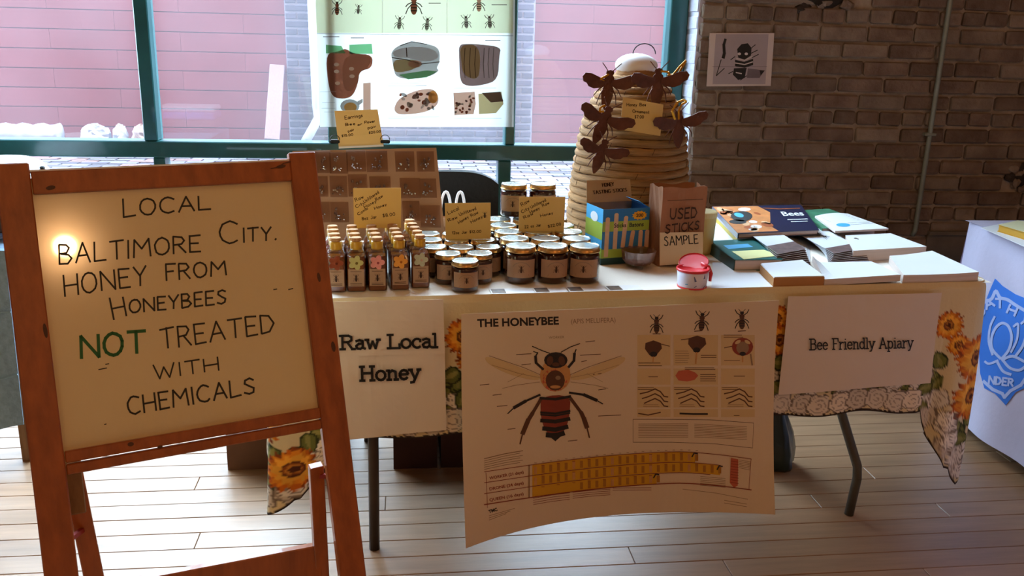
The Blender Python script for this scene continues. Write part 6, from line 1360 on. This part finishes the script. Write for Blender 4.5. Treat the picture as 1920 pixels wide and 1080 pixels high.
# stand
YD = 2.32
r0, r1 = at_y(20, 505, YD), at_y(61, 782, YD)
ds = empty('display_stand', (r0.x-.36, YD+.27, 0)); tag(ds, 'low stand at the far left edge under a denim cloth', 'stand')
ztop = at_y(14, 470, YD).z
MB().box((r0.x-.36, YD+.27, ztop-.02), (.62, .46, .03)).build('top_panel', m_woodd, ds)
for sx in (-1, 1):
    for sy in (-1, 1): MB().box((r0.x-.36+(sx*.2-.06), YD+.27+sy*.2, (ztop-.035)/2), (.03, .03, ztop-.035)).build('leg', m_woodd, ds)
def den(u, v):   # front drop with a slanting hem, flaring to the right
    x = r0.x-.68+(.68+(r1.x-r0.x)*v)*u; zl = at_y(0, 815, YD).z; zbot = r1.z+(zl-r1.z)*min(1, (1-u)*3.2)*1.0; zbot = zbot-.10*max(0, (1-u)-.3); return V((x, YD-.02-.05*v+.02*math.sin(u*15)*v, ztop+.004-(ztop-zbot)*v)), V((0, -1, 0))
dn = MB().slab(den, 40, 18, .003).build('denim_cloth', m_den, smooth=False); tag(dn, 'blue denim cloth hanging from the stand at the far left edge', 'cloth')
dt = MB().slab(lambda u, v: (V((r0.x-.68+.68*u, YD-.02+.55*v, ztop+.0045+.0005*math.sin(u*9))), V((0, 0, 1))), 8, 8, .003).build('top_cloth', m_den, dn)
for v_ in (.34, .70):
    pts = [den(u/14, v_+.10*(1-u/14)*2.2 if v_ > .5 else v_+.03*(1-u/14))[0]+V((0, -.003, 0)) for u in range(4, 15)]; MB().tube(pts, .0022, 5).build('seam', m_thr, dn)
# things stacked on the stand, mostly out of the picture
def at_pxz(z): return min(range(300, 700), key=lambda q: abs(at_y(12, q, YD+.08).z-z))-1
def xbox(nm, y0, y1, m, label, cat, w_=.30, zoff=0, yy=YD+.08, tilt=0, bev=.008):
    a, b = at_y(12, y1, yy), at_y(12, y0, yy); e = MB().box((XS-w_/2, yy+.10, (a.z+b.z)/2), (w_, .2, b.z-a.z-.002), bev=bev).build(nm, m); tag(e, label, cat); return e
XS = at_y(21, 400, YD+.08).x
XS2 = at_y(38, 480, YD+.08).x; XS_ = XS
XS = XS2; xbox('storage_tub', 440, at_pxz(ztop+.009), glassmat('frosted_plastic', (.75, .8, .88), dust=.5, rough=.2), 'translucent storage tub on the denim-covered stand, lowest of its stack', 'tub', .34)
XS = XS_; xbox('brown_carton', 405, 439, mat('brown_grey_carton', '#564641', .8, var=.2), 'brown-grey carton on the storage tub at the far left edge', 'box')
xbox('blue_carton', 374, 404, mat('slate_blue_carton', '#5a6aa8', .6, var=.2), 'slate blue carton stacked above the brown-grey one at the left edge', 'box')
xbox('white_tray', 352, 373, m_white, 'white tray stacked above the slate blue carton at the left edge', 'tray')
# person-sized sliver: white rounded hat on a head-and-shoulders dummy is not certain; a white domed lamp shade with three dark slots stands there
YL = 3.42; dome = empty('domed_lamp', (at_y(15, 330, YL).x, YL, 0)); tag(dome, 'white domed lamp with dark slots standing by the window at far left', 'lamp')
dc = at_y(15, 345, YL); dr = abs(at_y(92, 330, YL).x-dc.x); dh = at_y(15, 292, YL).z-at_y(15, 330, YL).z
zb0 = at_y(15, 330, YL).z
autosmooth(MB().lathe([(dr, zb0), (dr*.97, zb0+dh*.3), (dr*.82, zb0+dh*.68), (dr*.55, zb0+dh*.9), (dr*.25, zb0+dh*.98), (.0001, zb0+dh)], 36, (dc.x, YL, 0)).build('shade', m_white, dome))
MB().tube([(dc.x, YL, zb0+.01), (dc.x, YL, .02)], .012, 10).build('pole', m_blkm, dome, smooth=True); MB().lathe([(.13, 0), (.13, .01), (.02, .022)], 28, (dc.x, YL, 0)).build('base', m_blkm, dome)
for px in (22, 37, 56): a = at_y(px, 306, YL-dr*.86); MB().box((a.x, YL-math.sqrt(max(.0001, (dr*.93)**2-(a.x-dc.x)**2)), zb0+dh*.36), (.014, .02, .028), bev=.004).build('slot', m_blk, dome)
